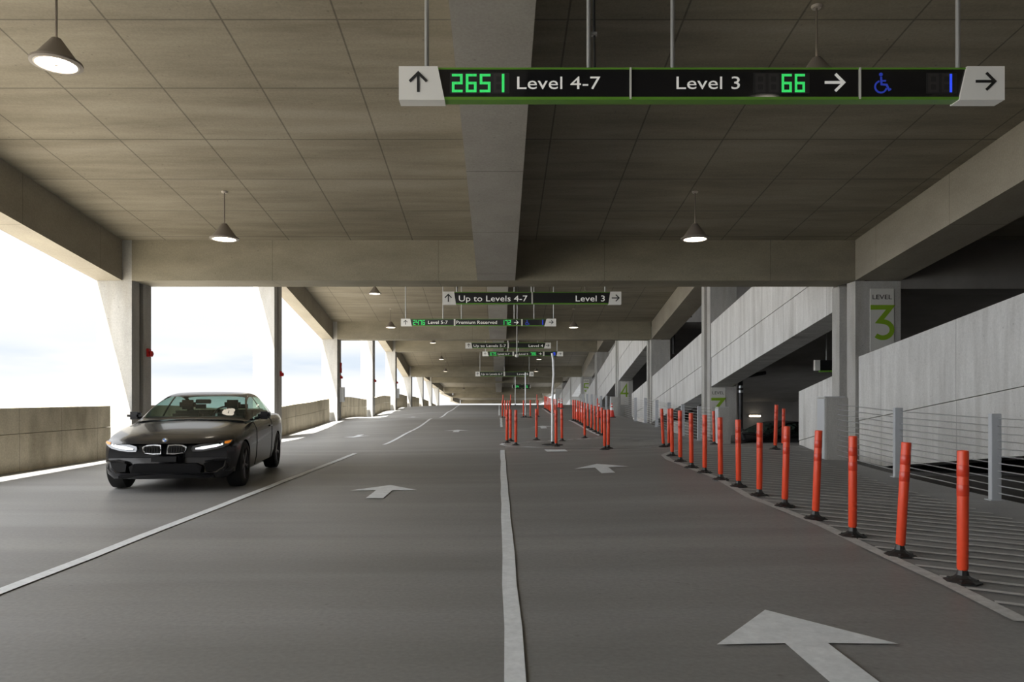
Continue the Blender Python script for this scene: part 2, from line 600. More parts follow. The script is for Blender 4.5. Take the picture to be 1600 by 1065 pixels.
bm = bmesh.new()
grid = [[bm.verts.new((x, y, GZ[j][i])) for i, x in enumerate(GX)] for j, y in enumerate(GY)]
low = [[bm.verts.new((x, y, GZ[j][i] - 0.3)) for i, x in ((0, GX[0]), (len(GX) - 1, GX[-1]))] for j, y in enumerate(GY)]
for j in range(len(GY) - 1):
    for i in range(len(GX) - 1):
        bm.faces.new((grid[j][i], grid[j][i + 1], grid[j + 1][i + 1], grid[j + 1][i]))
    bm.faces.new((low[j][0], low[j + 1][0], grid[j + 1][0], grid[j][0]))
    bm.faces.new((low[j][1], grid[j][-1], grid[j + 1][-1], low[j + 1][1]))
    bm.faces.new((low[j][0], low[j][1], low[j + 1][1], low[j + 1][0]))
floor = struct('floor', bm, 'floor', 'grey coated concrete drive deck running through the garage', 'floor', smooth=True)


# apron that leaves the deck to the right, over a crest and down to the ramp
ZT = [(13.2, -0.10), (15.0, -0.19), (16.7, -0.20), (19.0, 0.08), (20.8, 0.0), (24.0, -0.86), (27.0, -1.3)]


def az(x, y):
    e = fz(6.299, y)
    t = min(1, max(0, (x - 6.3) / 1.6))
    t = t * t * (3 - 2 * t)
    k = max(q for q in range(len(ZT) - 1) if ZT[q][0] <= max(y, 13.2))
    (ya, za), (yb, zb) = ZT[k], ZT[k + 1]
    zt = za + (zb - za) * (y - ya) / (yb - ya)
    return e * (1 - t) + zt * t


bm = bmesh.new()
AX = [6.3 + i * 0.6 for i in range(15)]
AY = [13.32 + i * 0.5 for i in range(15)] + [20.82, 22, 24, 26]
g = [[bm.verts.new((x, y, az(x, y))) for x in AX] for y in AY]
for j in range(len(AY) - 1):
    for i in range(len(AX) - 1):
        bm.faces.new((g[j][i], g[j][i + 1], g[j + 1][i + 1], g[j + 1][i]))
skirt = [bm.verts.new((x, AY[0], az(x, AY[0]) - 0.6)) for x in AX]
for i in range(len(AX) - 1):
    bm.faces.new((skirt[i], skirt[i + 1], g[0][i + 1], g[0][i]))
struct('floor_apron', bm, 'floor', 'grey apron turning off the drive deck towards the side ramp', 'floor', smooth=True)
bm = bmesh.new()
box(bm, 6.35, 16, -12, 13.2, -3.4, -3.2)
struct('floor_lower', bm, 'shaded_conc', 'dark deck of the level below, seen under the cable rail', 'floor')
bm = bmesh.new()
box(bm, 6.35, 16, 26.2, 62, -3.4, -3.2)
struct('floor_lower.001', bm, 'shaded_conc', 'dark deck of the level below beyond the apron', 'floor')
bm = bmesh.new()
box(bm, -70, -9.6, -60, 190, -4.4, -4.2)
struct('ground', bm, 'outside', 'pale sunlit ground outside the open left side', 'ground')

# ------------------------------------------------------------------ columns, beams, ceilings, girders
DK = [15.8 + 10.02 * k for k in range(9)]      # front faces of the column lines
COL_D = 0.88
XL0, XL1 = -8.87, -8.1                          # left columns
XR0, XR1 = 7.6, 8.55                            # right columns


def zc(d):
    """underside of the ceiling at depth d (each bay a ramp falling away)"""
    if d < DK[0] + COL_D:
        return 4.77 + 0.133 * (DK[0] - d)
    if d < DK[2] + COL_D:
        return 5.10 + 0.178 * (DK[2] - d)
    if d < DK[4] + COL_D:
        return 5.75 + 0.165 * (DK[4] - d)
    if d < DK[5] + COL_D:
        return 4.17 + 0.185 * (DK[5] - d)
    if d < 87:
        return 4.02 + 0.05 * (86 - d)
    if d < 107:
        return 2.85 + 0.05 * (106 - d)
    if d < 127:
        return 2.1 + 0.03 * (126 - d)
    return 0.8 + 0.03 * (150 - d)


BAYS = [(-12.0, DK[0] + COL_D), (DK[0] + COL_D, DK[2] + COL_D), (DK[2] + COL_D, DK[4] + COL_D), (DK[4] + COL_D, DK[5] + COL_D),
        (DK[5] + COL_D, 87), (87, 107), (107, 127), (127, 151)]
BNAME = ['over the nearest bay', 'over the second bay', 'over the third bay', 'over the fourth bay', 'over the fifth bay', 'over the sixth bay',
         'over the seventh bay', 'over the farthest bay']
SPX0, SPX1 = -0.48, 0.35
for k, (a, b) in enumerate(BAYS):
    e = 1e-4
    za, zb_ = zc(a + e), zc(b - e)
    for s, (x0, x1, mt) in enumerate(((XL0, (SPX0 + SPX1) / 2, 'ceil'), ((SPX0 + SPX1) / 2, 16.0 if k == 0 else XR1, 'ceil'))):
        bm = bmesh.new()
        prism_x(bm, [(a, za), (b, zb_), (b, zb_ + 0.28), (a, za + 0.28)], x0, x1)
        struct('ceiling' if (k, s) == (0, 0) else 'ceiling.%03d' % (2 * k + s), bm, mt,
               'board-marked concrete ceiling %s, %s of the spine beam' % (BNAME[k], 'left' if s == 0 else 'right'), 'ceiling')
bm = bmesh.new()
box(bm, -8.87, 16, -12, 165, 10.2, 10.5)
struct('ceiling_blocker', bm, 'shaded_conc', 'added slab above the ramps, out of view, keeping the sun out', 'ceiling')  # unseen slab, added to stop sun falling into the bays

# cross beams: (front depth, depth size, bottom z, top z)
BEAMS = [(DK[0], COL_D, 3.88, zc(DK[0]), XL1, 7.85), (DK[2], COL_D, 4.22, zc(DK[2]), XL1, XR0), (DK[4], COL_D, 4.88, zc(DK[4]), XL1, XR0),
         (DK[5], COL_D, 3.22, zc(DK[5]), XL1, XR0), (86, 0.9, 3.1, 4.0, XL1, XR0), (106, 0.9, 1.95, 2.85, XL1, XR0), (126, 0.9, 1.28, 2.1, XL1, XR0),
         (150, 0.9, 0.06, 0.8, XL1, XR0)]
for k, (y, dy, z0, z1, x0, x1) in enumerate(BEAMS):
    bm = bmesh.new()
    box(bm, x0, x1, y, y + dy, z0, z1 + 0.1)
    struct('cross_beam' if k == 0 else 'cross_beam.%03d' % k, bm, 'beam', 'deep concrete cross beam %s' %
           ('closing the nearest bay', 'closing the second bay', 'closing the third bay', 'closing the fourth bay', 'beyond the deck crest, first',
            'beyond the deck crest, second', 'beyond the deck crest, third', 'farthest down the garage')[k], 'beam')
bm = bmesh.new()
box(bm, 8.85, 16, DK[0], DK[0] + COL_D, 3.7, 4.95)
struct('cross_beam.009', bm, 'shaded_conc', 'dark cross beam continuing right of the level 3 column', 'beam')

# spine beam segments and edge girders follow each bay's slope
GD = 0.90
ENDB = [DK[0], DK[2], DK[4], DK[5], 86, 106, 126, 150]
for k, (a, b) in enumerate(BAYS):
    e = 1e-4
    b2 = ENDB[k]
    za, zb_ = zc(a + e), zc(b2)
    dep = zb_ - BEAMS[k][2] if k < 4 else 0.75
    if k < 6:
        bm = bmesh.new()
        prism_x(bm, [(a, za - dep), (b2, zb_ - dep), (b2, zb_ + 0.1), (a, za + 0.1)], SPX0, SPX1)
        struct('spine_beam' if k == 0 else 'spine_beam.%03d' % k, bm, 'spine', 'concrete spine beam down the centre %s' % BNAME[k], 'beam')
    xg = (-8.87, -8.31) if k < 5 else (-8.87, -8.2)
    bm = bmesh.new()
    prism_x(bm, [(a, za - dep), (b2, zb_ - dep), (b2, zb_ + 0.1), (a, za + 0.1)], *xg)
    struct('edge_girder' if k == 0 else 'edge_girder.%03d' % k, bm, 'girder', 'sloping concrete edge girder on the open left side %s' % BNAME[k], 'beam')
    xg = (7.85, 8.85) if k == 0 else (XR0 + 0.02, XR1)
    bm = bmesh.new()
    prism_x(bm, [(a, za - dep), (b2, zb_ - dep), (b2, zb_ + 0.1), (a, za + 0.1)], *xg)
    struct('edge_girder.%03d' % (20 + k), bm, 'girder', 'sloping concrete girder on the ramp side %s' % BNAME[k], 'beam')

# left columns: two piers with a recess between, capped by the girder
for k, d in enumerate(DK):
    ztop = zc(d) + 0.05 if k in (0, 2, 4, 5) else zc(d) - 0.75
    if k > 5:
        ztop = zc(d) - 0.7
    zb = fz(XL1, d) - 0.4
    bm = bmesh.new()
    box(bm, XL0, XL1, d, d + 0.33, zb, ztop)
    box(bm, XL0, XL1 - 0.22, d + 0.33, d + 0.52, zb, ztop)
    box(bm, XL0, XL1, d + 0.52, d + COL_D, zb, ztop)
    struct('column' if k == 0 else 'column.%03d' % k, bm, 'column', 'concrete column on the open left side, %s' % (ORD[k] + (' from the camera' if k == 0 else ' in line')), 'column')
for k, d in enumerate(DK):
    x0, x1 = (7.85, 8.85) if k == 0 else (XR0, XR1)
    ztop = zc(d) - 0.9
    zb = fz(6.2, d) - 0.9
    bm = bmesh.new()
    box(bm, x0, x1, d, d + 0.38, zb, ztop)
    box(bm, x0 + 0.28, x1, d + 0.38, d + 0.74, zb, ztop)
    box(bm, x0, x1, d + 0.74, d + 1.1, zb, ztop)
    struct('column.%03d' % (20 + k), bm, 'column', 'concrete column on the ramp side, %s' % (ORD[k] + (' from the camera' if k == 0 else ' in line')), 'column')

# left parapets
PAR = [(-12.0, 15.55)] + [(DK[k] + COL_D + 0.1, DK[k + 1] - 0.25) for k in range(8)]
for k, (a, b) in enumerate(PAR):
    n = max(2, int((b - a) / 0.6))
    ys = [a + (b - a) * i / n for i in range(n + 1)]
    bm = bmesh.new()
    strip_x(bm, ys, [fz(-8.45, y) + (0.66 if k == 0 else 0.62) for y in ys], [fz(-8.45, y) - 0.35 for y in ys], -8.67, -8.43)
    strip_x(bm, ys, [fz(-8.45, y) + 1.12 for y in ys], [fz(-8.45, y) + (0.668 if k == 0 else 0.628) for y in ys], -8.67, -8.436)
    struct('wall_left' if k == 0 else 'wall_left.%03d' % k, bm, 'parapet', 'waist-high tan concrete parapet on the open side, %s' % (ORD[k] + (' stretch, left of the car' if k == 0 else ' stretch')), 'wall')


# ramp walls on the right
def ramp_wall(name, pts, h, joint, x, label, thick=0.2, floor_clip=None, skew=0.0):
    ys = []
    for (a, za), (b, zb_) in zip(pts, pts[1:]):
        n = max(1, int((b - a) / 1.5))
        ys += [(a + (b - a) * i / n, za + (zb_ - za) * i / n) for i in range(n)]
    ys.append(pts[-1])
    lowz = [z - h for y, z in ys]
    if floor_clip is not None:
        lowz = [max(l, floor_clip) for l in lowz]
    jz = [max(z - joint, l + 0.05) for (y, z), l in zip(ys, lowz)]
    Y = [y for y, z in ys]
    bm = bmesh.new()
    strip_x(bm, Y, [z for y, z in ys], [j + 0.012 for j in jz], x, x + thick)
    strip_x(bm, Y, jz, lowz, x + 0.012, x + 0.75)
    for v in bm.verts:      # slight splay in plan towards the near end
        v.co.x += skew * (Y[-1] - v.co.y) / (Y[-1] - Y[0])
    return struct(name, bm, 'ramp_wall', label, 'wall')


ramp_wall('wall_right', [(3.0, 3.98), (10.7, 2.89), (15.75, 2.2)], 2.45, 1.41, 7.9, 'pale concrete ramp wall rising behind the cable rail')
ramp_wall('wall_right.001', [(16.95, 1.82), (18.9, 1.46)], 2.2, 1.3, 7.9, 'short pale end of the ramp wall beyond the level 3 column')
ramp_wall('wall_right.002', [(16.95, 5.6), (21.9, 4.70), (25.78, 3.97)], 2.27, 1.25, 7.62, 'upper pale ramp wall rising steeply behind the nearest cross beam', skew=0.27)
ramp_wall('wall_right.003', [(26.98, 3.74), (35.75, 2.35)], 2.27, 1.25, 7.62, 'pale ramp wall between the second and third ramp-side columns')
ramp_wall('wall_right.004', [(36.98, 2.18), (41.2, 1.53)], 2.0, 1.25, 7.62, 'low pale end of the second ramp wall', floor_clip=0.2)
ramp_wall('wall_right.005', [(36.98, 6.7), (45.8, 5.02)], 2.65, 1.35, 7.62, 'third pale ramp wall, its high part')
ramp_wall('wall_right.006', [(47.05, 4.78), (55.78, 3.12)], 2.5, 1.3, 7.62, 'third pale ramp wall, its middle part')
ramp_wall('wall_right.007', [(57.0, 2.9), (63.5, 1.67)], 2.3, 1.3, 7.62, 'third pale ramp wall, its low end', floor_clip=0.4)
ramp_wall('wall_right.008', [(67.1, 5.0), (75.8, 3.7)], 2.3, 1.3, 7.62, 'farthest pale ramp wall, its high part')
ramp_wall('wall_right.009', [(77.1, 3.5), (90.5, 1.54)], 2.3, 1.3, 7.62, 'farthest pale ramp wall, its low end', floor_clip=-0.2)
for k, pts in enumerate(([(3.0, 2.5), (18.9, 0.1)], [(16.75, 4.3), (41, 0.3)], [(36.98, 5.2), (63.5, 0.4)], [(67.1, 3.6), (90.5, 0.2)])):
    bm = bmesh.new()
    (a, za), (b, zb_) = pts
    prism_x(bm, [(a, za), (b, zb_), (b, zb_ - 0.35), (a, za - 0.35)], 8.9, 14)
    struct('ramp_slab' if k == 0 else 'ramp_slab.%03d' % k, bm, 'shaded_conc', '%s sloping ramp slab behind the pale ramp walls' % ORD[k], 'ramp')
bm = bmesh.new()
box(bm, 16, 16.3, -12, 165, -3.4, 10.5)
struct('wall_blocker_right', bm, 'shaded_conc', 'added wall far to the right, keeping the ramp side dark', 'wall')  # added to close off the right side and keep the ramp interior dark
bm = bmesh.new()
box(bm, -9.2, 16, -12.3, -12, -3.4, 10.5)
struct('wall_blocker_rear', bm, 'shaded_conc', 'added wall behind the viewpoint, shutting out light from the rear', 'wall')  # unseen wall, added to cut sky light coming from behind
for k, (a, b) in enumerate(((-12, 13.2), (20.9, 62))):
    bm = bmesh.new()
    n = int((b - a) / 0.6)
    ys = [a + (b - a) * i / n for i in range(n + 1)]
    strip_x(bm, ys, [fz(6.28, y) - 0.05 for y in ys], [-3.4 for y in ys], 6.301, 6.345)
    struct('wall_blocker_lower' if k == 0 else 'wall_blocker_lower.001', bm, 'shaded_conc', 'added wall under the right deck edge, blocking light below, %s' % ('near part', 'far part')[k], 'wall')  # light blocker, added so daylight stays out of the lower void
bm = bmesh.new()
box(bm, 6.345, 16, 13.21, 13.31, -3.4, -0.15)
struct('wall_blocker_lower.002', bm, 'shaded_conc', 'added wall under the front edge of the apron, blocking light below', 'wall')  # added to close the void under the apron against daylight
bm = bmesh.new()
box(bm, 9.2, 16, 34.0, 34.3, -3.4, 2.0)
struct('wall_deep', bm, 'shaded_conc', 'dark wall across the ramp entrance behind the parked car', 'wall')


# ------------------------------------------------------------------ paint on the deck
def paint_strip(name, pts, w, mat, label, dz=0.008, cat='road marking', ends=None):
    """a painted ribbon through (x, y) points, lying on the deck"""
    P = []
    for (a, b) in zip(pts, pts[1:]):
        n = max(1, int(math.hypot(b[0] - a[0], b[1] - a[1]) / 0.3))
        P += [(a[0] + (b[0] - a[0]) * i / n, a[1] + (b[1] - a[1]) * i / n) for i in range(n)]
    P.append(pts[-1])
    bm = bmesh.new()
    rows = []
    for i, p in enumerate(P):
        q0 = Vector(P[max(0, i - 1)])
        q1 = Vector(P[min(len(P) - 1, i + 1)])
        t = (q1 - q0).normalized()
        n = Vector((-t.y, t.x)) * (w / 2)
        row = []
        for s in (1, -1):
            x, y = p[0] + n.x * s, p[1] + n.y * s
            z = (fz(x, y) if x < 6.29 else az(x, y)) + dz
            row.append(bm.verts.new((x, y, z)))
        rows.append(row)
    for a, b in zip(rows, rows[1:]):
        bm.faces.new((a[0], a[1], b[1], b[0]))
    o = link_obj(name, bm, mat)
    return tag(o, label, cat)


def wob(x, ys, amp=0.008):
    return [(x + random.uniform(-amp, amp), y) for y in ys]


def ylist(a, b, st=0.9):
    n = max(2, int((b - a) / st))
    return [a + (b - a) * i / n for i in range(n + 1)]


paint_strip('lane_line', wob(0.077, ylist(2.2, 16.9)), 0.1, 'paint', 'long white line running up the middle of the deck')
paint_strip('lane_line.001', wob(0.09, ylist(28.5, 38.2)), 0.1, 'paint', 'white centre dash beyond the hatched island')
paint_strip('lane_line.002', wob(0.0, ylist(42, 58)), 0.1, 'paint', 'farthest white centre dash before the crest')
paint_strip('lane_line.003', wob(-3.335, ylist(2.2, 16.6)), 0.11, 'paint', 'long white line between the car and the middle lane')
paint_strip('lane_line.004', wob(-3.335, ylist(20.7, 35.3)), 0.11, 'paint', 'second white dash of the left lane line')
paint_strip('lane_line.005', wob(-3.335, ylist(40.3, 60)), 0.11, 'paint', 'farthest white dash of the left lane line')


def arrow(x, ytip, label, flip=False, grp=None):
    bm = bmesh.new()
    s = -1 if flip else 1
    L_, hl, hw, sw = 1.36, 0.60, 0.475, 0.112
    def V(u, v):
        X, Y = x + u, ytip - s * v
        return bm.verts.new((X, Y, fz(X, Y) + 0.009))
    # head: swept-back barbs, in thin slices so it lies on the deck
    tip = V(0, 0)
    prev = (tip, tip)
    rows = []
    for t in (0.25, 0.5, 0.75, 1.0):
        rows.append((V(-hw * t, hl * t), V(-sw * t, hl * t * 0.97), V(sw * t, hl * t * 0.97), V(hw * t, hl * t)))
    a = rows[0]
    bm.faces.new((tip, a[0], a[1]))
    bm.faces.new((tip, a[1], a[2]))
    bm.faces.new((tip, a[2], a[3]))
    for a, b in zip(rows, rows[1:]):
        for i in range(3):
            bm.faces.new((a[i], a[i + 1], b[i + 1], b[i]))
    pl, pr = rows[-1][1], rows[-1][2]
    for v in (0.8, 1.05, L_):
        ql, qr = V(-sw, v), V(sw, v)
        bm.faces.new((pl, pr, qr, ql))
        pl, pr = ql, qr
    o = link_obj('lane_arrow', bm, 'paint')
    return tag(o, label, 'arrow marking')


arrow(1.61, 4.34, 'large white lane arrow nearest the camera, cut by the frame')
arrow(-1.6, 10.55, 'white up arrow in the middle lane beside the car')
arrow(1.76, 12.9, 'white up arrow in the right lane near the curved orange posts')
arrow(-1.6, 27.6, 'white up arrow in the middle lane beyond the second dash start')
arrow(-5.0, 24.6, 'white down arrow in the left lane just beyond the car', flip=True)
arrow(1.7, 28.4, 'white up arrow behind the hatched island posts')
arrow(-5.0, 40.6, 'white down arrow in the far left lane before the crest', flip=True)
arrow(1.5, 45.0, 'farthest white up arrow, in the right lane')

# hatched turn-off: curved edge line and diagonal hatching
EDGE_PX = [(1600, 972), (1486, 915), (1372, 863), (1286, 821.6), (1200, 787), (1172, 777), (1121, 747), (1070.7, 728), (1045, 718), (1037, 711)]


def ground(px, py):
    d = F * EYE / (py - 621)
    for _ in range(12):
        x = (px - 780) * d / F
        z = fz(x, d) if x < 6.29 else az(x, d)
        d = 0.5 * d + 0.5 * F * (EYE - z) / (py - 621)
    return ((px - 780) * d / F, d)


edge = [ground(*p) for p in EDGE_PX]
edge = [(3.62, 3.3)] + [(3.45, 3.9)] + edge if edge[0][1] > 4.2 else edge
tip_back = [(3.55, 14.75), (3.95, 15.4), (4.6, 15.9), (5.4, 16.2), (6.25, 16.3)]
paint_strip('edge_line', edge + tip_back, 0.11, 'paint_worn', 'curved pale edge line under the row of orange posts')


def edge_x(y):
    best = None
    for a, b in zip(edge, edge[1:]):
        if (a[1] - y) * (b[1] - y) <= 0 and a[1] != b[1]:
            t = (y - a[1]) / (b[1] - a[1])
            best = a[0] + (b[0] - a[0]) * t
    return best if best is not None else 3.4


def hatch(name, segs, label, w=0.045):
    """the whole field of thin painted hatch lines: a surface pattern, one object"""
    bm = bmesh.new()
    for (a, b) in segs:
        n = max(1, int(math.hypot(b[0] - a[0], b[1] - a[1]) / 0.3))
        t = (Vector(b) - Vector(a)).normalized()
        nn = Vector((-t.y, t.x)) * (w / 2)
        rows = []
        for i in range(n + 1):
            px_, py_ = a[0] + (b[0] - a[0]) * i / n, a[1] + (b[1] - a[1]) * i / n
            row = []
            for s in (1, -1):
                x, y = px_ + nn.x * s, py_ + nn.y * s
                row.append(bm.verts.new((x, y, (fz(x, y) if x < 6.29 else az(x, y)) + 0.010)))
            rows.append(row)
        for p, q in zip(rows, rows[1:]):
            bm.faces.new((p[0], p[1], q[1], q[0]))
    o = link_obj(name, bm, 'paint_worn')
    return tag(o, label, 'road marking', kind='stuff')


segs = []
y = 2.6
KH = 0.64
while y < 21:
    # where this line meets the edge line on its left, and the rail-side limit on its right
    if y < 14.7:
        a = (edge_x(max(y, 3.95)) + 0.06, y)
    else:
        a = (3.62 + (y - 14.7) * 1.35, y - max(0, (y - 14.7) * 0.35))
        a = (3.7 + (y - 14.7) * 0.95, 14.7 + (y - 14.7) * (0.9 if y < 15.8 else 0.45))
        if a[1] > 16.1:
            a = (a[0] + (a[1] - 16.1) * 1.5, 16.1)
    xe = min(max(5.25 + 0.065 * (a[1] - 7.2), 5.0), 5.8)
    if a[1] > 15.2:
        xe = 7.5
    if a[0] < xe - 0.15:
        b = (xe, a[1] - (xe - a[0]) * KH)
        if b[1] > 1.2:
            segs.append((a, b))
    y += 0.315
hatch('hatching', segs, 'thin diagonal hatch lines on the turn-off beside the curved posts', 0.06)

# middle hatched island
isl = [(0.12, 19.35), (0.05, 18.75), (0.25, 18.1), (0.9, 17.6), (1.6, 17.35), (2.7, 17.1), (3.6, 17.0)]
paint_strip('edge_line.001', isl, 0.1, 'paint', 'rounded white nose line of the middle hatched island')
paint_strip('edge_line.002', [(0.12, 19.35), (0.6, 19.7), (1.4, 20.4), (2.3, 21.4), (3.1, 22.3)], 0.07, 'paint', 'thin white far edge of the middle hatched island')
paint_strip('edge_line.003', [(3.28, 23.2), (3.2, 26), (3.14, 29), (3.1, 31.6)], 0.12, 'paint', 'white line along the straight row of orange posts')
paint_strip('edge_line.004', [(0.2, 37.2), (1.2, 36.6), (3.0, 36.4)], 0.12, 'paint', 'white nose line of the far hatched island')
paint_strip('edge_line.005', [(3.15, 41), (3.1, 46), (3.1, 52)], 0.12, 'paint', 'white line along the far row of orange posts')
segs = []
for i in range(30):
    x0 = 0.2 + i * 0.22
    y0 = 17.7 - min(x0, 3.4) * 0.17 + 0.12
    L_ = min(1.9 + x0 * 0.55, 6.0 - x0 if x0 > 3.5 else 9)
    segs.append(((x0, y0), (x0 - 0.0 + L_ * 0.25, y0 + L_)))
segs2 = []
for i in range(16):
    yy = 17.6 + i * 0.34
    xs = max(0.15, (yy - 19.4) * 0.95 + 0.2)
    xe = 3.2 + min(2.6, i * 0.2)
    segs2.append(((xs, yy), (xe, yy - 0.5)))
hatch('hatching.001', segs2, 'hatch lines filling the middle island around the white pole', 0.14)
bm = bmesh.new()
pp = [ground(850, 702.5), ground(882.5, 702.5), ground(888, 705.8), ground(855, 706)]
bm.faces.new([bm.verts.new((x, y, fz(x, y) + 0.011)) for x, y in pp])
tag(link_obj('painted_block', bm, 'paint'), 'short white painted block in front of the nearest white pole', 'road marking')


# ------------------------------------------------------------------ orange delineator posts
def make_delineator():
    r = thing('delineator_post', '', 'post')
    bm = bmesh.new()
    lathe(bm, [(0.030, 0.085), (0.036, 0.10), (0.037, 0.905), (0.034, 0.914), (0.029, 0.914), (0.029, 0.86)], 16, cap=False)
    link_obj('tube', bm, 'orange', r, True)
    for z in (0.60, 0.735):
        bm = bmesh.new()
        lathe(bm, [(0.0372, z), (0.0382, z + 0.002), (0.0382, z + 0.078), (0.0372, z + 0.08)], 16, cap=False)
        link_obj('reflective_band', bm, 'orange_band', r, True)
    bm = bmesh.new()
    lathe(bm, [(0.118, 0.0), (0.118, 0.012), (0.10, 0.02), (0.06, 0.034), (0.040, 0.052), (0.034, 0.075), (0.028, 0.095)], 8, cap=True)
    for a in range(4):
        th = math.pi / 4 + a * math.pi / 2
        tube(bm, (0.085 * math.cos(th), 0.085 * math.sin(th), 0.015), (0.085 * math.cos(th), 0.085 * math.sin(th), 0.03), 0.011, seg=6)
    link_obj('rubber_base', bm, 'rubber', r, False)
    return r


proto = make_delineator()
first_used = [False]


def delineator(x, y, label, group, lean=(0, 0), z=None):
    o = proto if not first_used[0] else copy_tree(proto)
    first_used[0] = True
    zz = z if z is not None else (fz(x, y) if x < 6.29 else az(x, y))
    o.location = (x, y, zz)
    o.rotation_euler = (0, 0, random.uniform(0, 0.6))
    for c in o.children:
        if not c.name.startswith('rubber'):
            c.rotation_euler = (lean[1], lean[0], -o.rotation_euler[2])
    o['label'] = label
    o['group'] = group
    return o


ROW = [(1504, 911, 706, 0.003), (1406, 868, 690, 0.058), (1332, 836, 677, 0.004), (1274, 809, 668, 0.038), (1226, 789, 661, 0.028), (1186.5, 772, 655, 0.006),
       (1154, 757, 649, -0.008), (1126, 746, 645, -0.01), (1101, 736, 643, 0.004), (1080.5, 729, 641.5, -0.01), (1063, 721, 640, -0.006), (1050.5, 710.5, 633.5, -0.02)]
for i, (px, pb, pt, ln) in enumerate(ROW):
    d = F * 0.914 / (pb - pt)
    d2 = ground(px, pb - 1)[1]
    dd = 0.5 * (d + d2)
    x = (px - 780) * dd / F
    lab = 'orange delineator post nearest the camera in the curved row' if i == 0 else \
        'orange delineator post, %s along the curved row from the camera' % ORD[i]
    delineator(x, dd, lab, 'orange posts along the curved edge line', (ln, 0))
for (x, y, lab, ln) in ((3.92, 17.1, 'thin orange post just beyond the far tip of the curved row', -0.05), (4.12, 17.4, 'orange post half hidden behind the last post of the curved row', 0.0),
                        (5.85, 19.5, 'orange post beside the concrete pedestal under the green level sign', -0.02),
                        (5.62, 14.6, 'orange post on the apron crest in front of the parked car', 0.03), (6.75, 17.05, 'thinner orange post on the apron crest near the pale wall end', 0.02)):
    delineator(x, y, lab, 'orange posts around the apron', (ln, 0))
ISL = [(792, 692, 639, 'leftmost at the nose of the hatched island'), (797.7, 688.6, 638, 'second from the left on the hatched island nose'), (806, 696, 640, 'nearest on the hatched island nose'),
       (838.4, 686.5, 637, 'standing alone left of the tall white pole'), (869, 699, 642.5, 'touching the foot of the tall white pole'), (878, 684, 628.7, 'just right behind the tall white pole'),
       (913.7, 682, 634, 'in front of the straight row, right of the white pole'), (945, 703, 640.6, 'left of the close pair right of the island'), (950.5, 702.5, 643, 'right of the close pair right of the island')]
for px, pb, pt, lab in ISL:
    d2 = ground(px, pb - 0.5)[1]
    dd = 0.5 * (F * 0.914 / (pb - pt) + d2)
    delineator((px - 780) * dd / F, dd, 'orange post ' + lab, 'orange posts on the hatched island', (random.uniform(-0.01, 0.01), 0))
STR = [23.4, 24.2, 25.0, 25.9, 26.8, 27.6, 28.4, 29.2, 30.0, 30.8, 31.5]
for i, y in enumerate(STR):
    delineator(3.36 - 0.012 * (y - 23), y, 'orange post, %s along the straight white line row' % ORD[i], 'orange posts along the straight white line', (random.uniform(-0.012, 0.012), 0))
for i, (px, d) in enumerate(((785, 37.6), (789, 37.0), (793, 38.3), (796.5, 38.6), (818, 37.9), (828.7, 36.5), (840.6, 38.8))):
    delineator((px - 780) * d / F, d, 'small distant orange post, %s from left on the far island' % (ORD[i] if i else 'first'), 'orange posts on the far island')
for i in range(9):
    y = 41.4 + i * 1.15
    delineator(3.27 - 0.008 * i, y, 'small distant orange post, %s along the far white line row' % ORD[i], 'orange posts along the far white line')
for i, (x, y) in enumerate(((0.3, 55.5), (0.9, 56.5), (3.0, 57))):
    delineator(x, y, 'tiny orange post near the deck crest, %s' % ('left', 'middle', 'right')[i], 'orange posts at the crest')
delineator(5.95, 43.4, 'orange post at the far column marked 4', 'orange posts around the far column')


# tall white poles on the islands
def white_pole(x, y, h, label, bend=0.0):
    r = thing('white_pole', label, 'pole', (x, y, fz(x, y)), group='tall white poles on the islands')
    bm = bmesh.new()
    pts = [(0, 0.02), (0.0, 0.5 * h), (bend, 0.78 * h), (bend * 0.6, 0.93 * h), (-bend * 0.2, h)]
    for a, b in zip(pts, pts[1:]):
        tube(bm, (a[0], 0, a[1]), (b[0], 0, b[1]), 0.03, 0.03, 10)
    link_obj('pole', bm, 'white_plastic', r, True)
    bm = bmesh.new()
    lathe(bm, [(0.27, 0), (0.27, 0.02), (0.2, 0.035), (0.06, 0.05), (0.04, 0.1)], 16)
    link_obj('rubber_base', bm, 'rubber', r)
    return r


white_pole(1.36, 18.35, 2.36, 'tall white pole nearest the camera on the hatched island', 0.035)
white_pole(1.40, 38.3, 2.4, 'tall white pole on the far island, second away')
white_pole(1.3, 58.0, 2.35, 'tall thin white pole at the crest, farthest away')


# traffic cones
def make_cone():
    r = thing('traffic_cone', '', 'cone')
    def rad(z):
        return 0.135 - 0.11 * z / 0.70
    bm = bmesh.new()
    lathe(bm, [(rad(z), z) for z in (0.03, 0.2, 0.45, 0.70)] + [(0.018, 0.70)], 16)
    link_obj('cone_body', bm, 'cone', r, True)
    for z0, z1 in ((0.36, 0.50), (0.56, 0.63)):
        bm = bmesh.new()
        lathe(bm, [(rad(z0) + 0.003, z0), (rad(z1) + 0.003, z1)], 16, cap=False)
        link_obj('white_band', bm, 'white_plastic', r, True)
    bm = bmesh.new()
    box(bm, -0.18, 0.18, -0.18, 0.18, 0, 0.035, 0.01)
    link_obj('cone_base', bm, 'rubber', r)
    return r


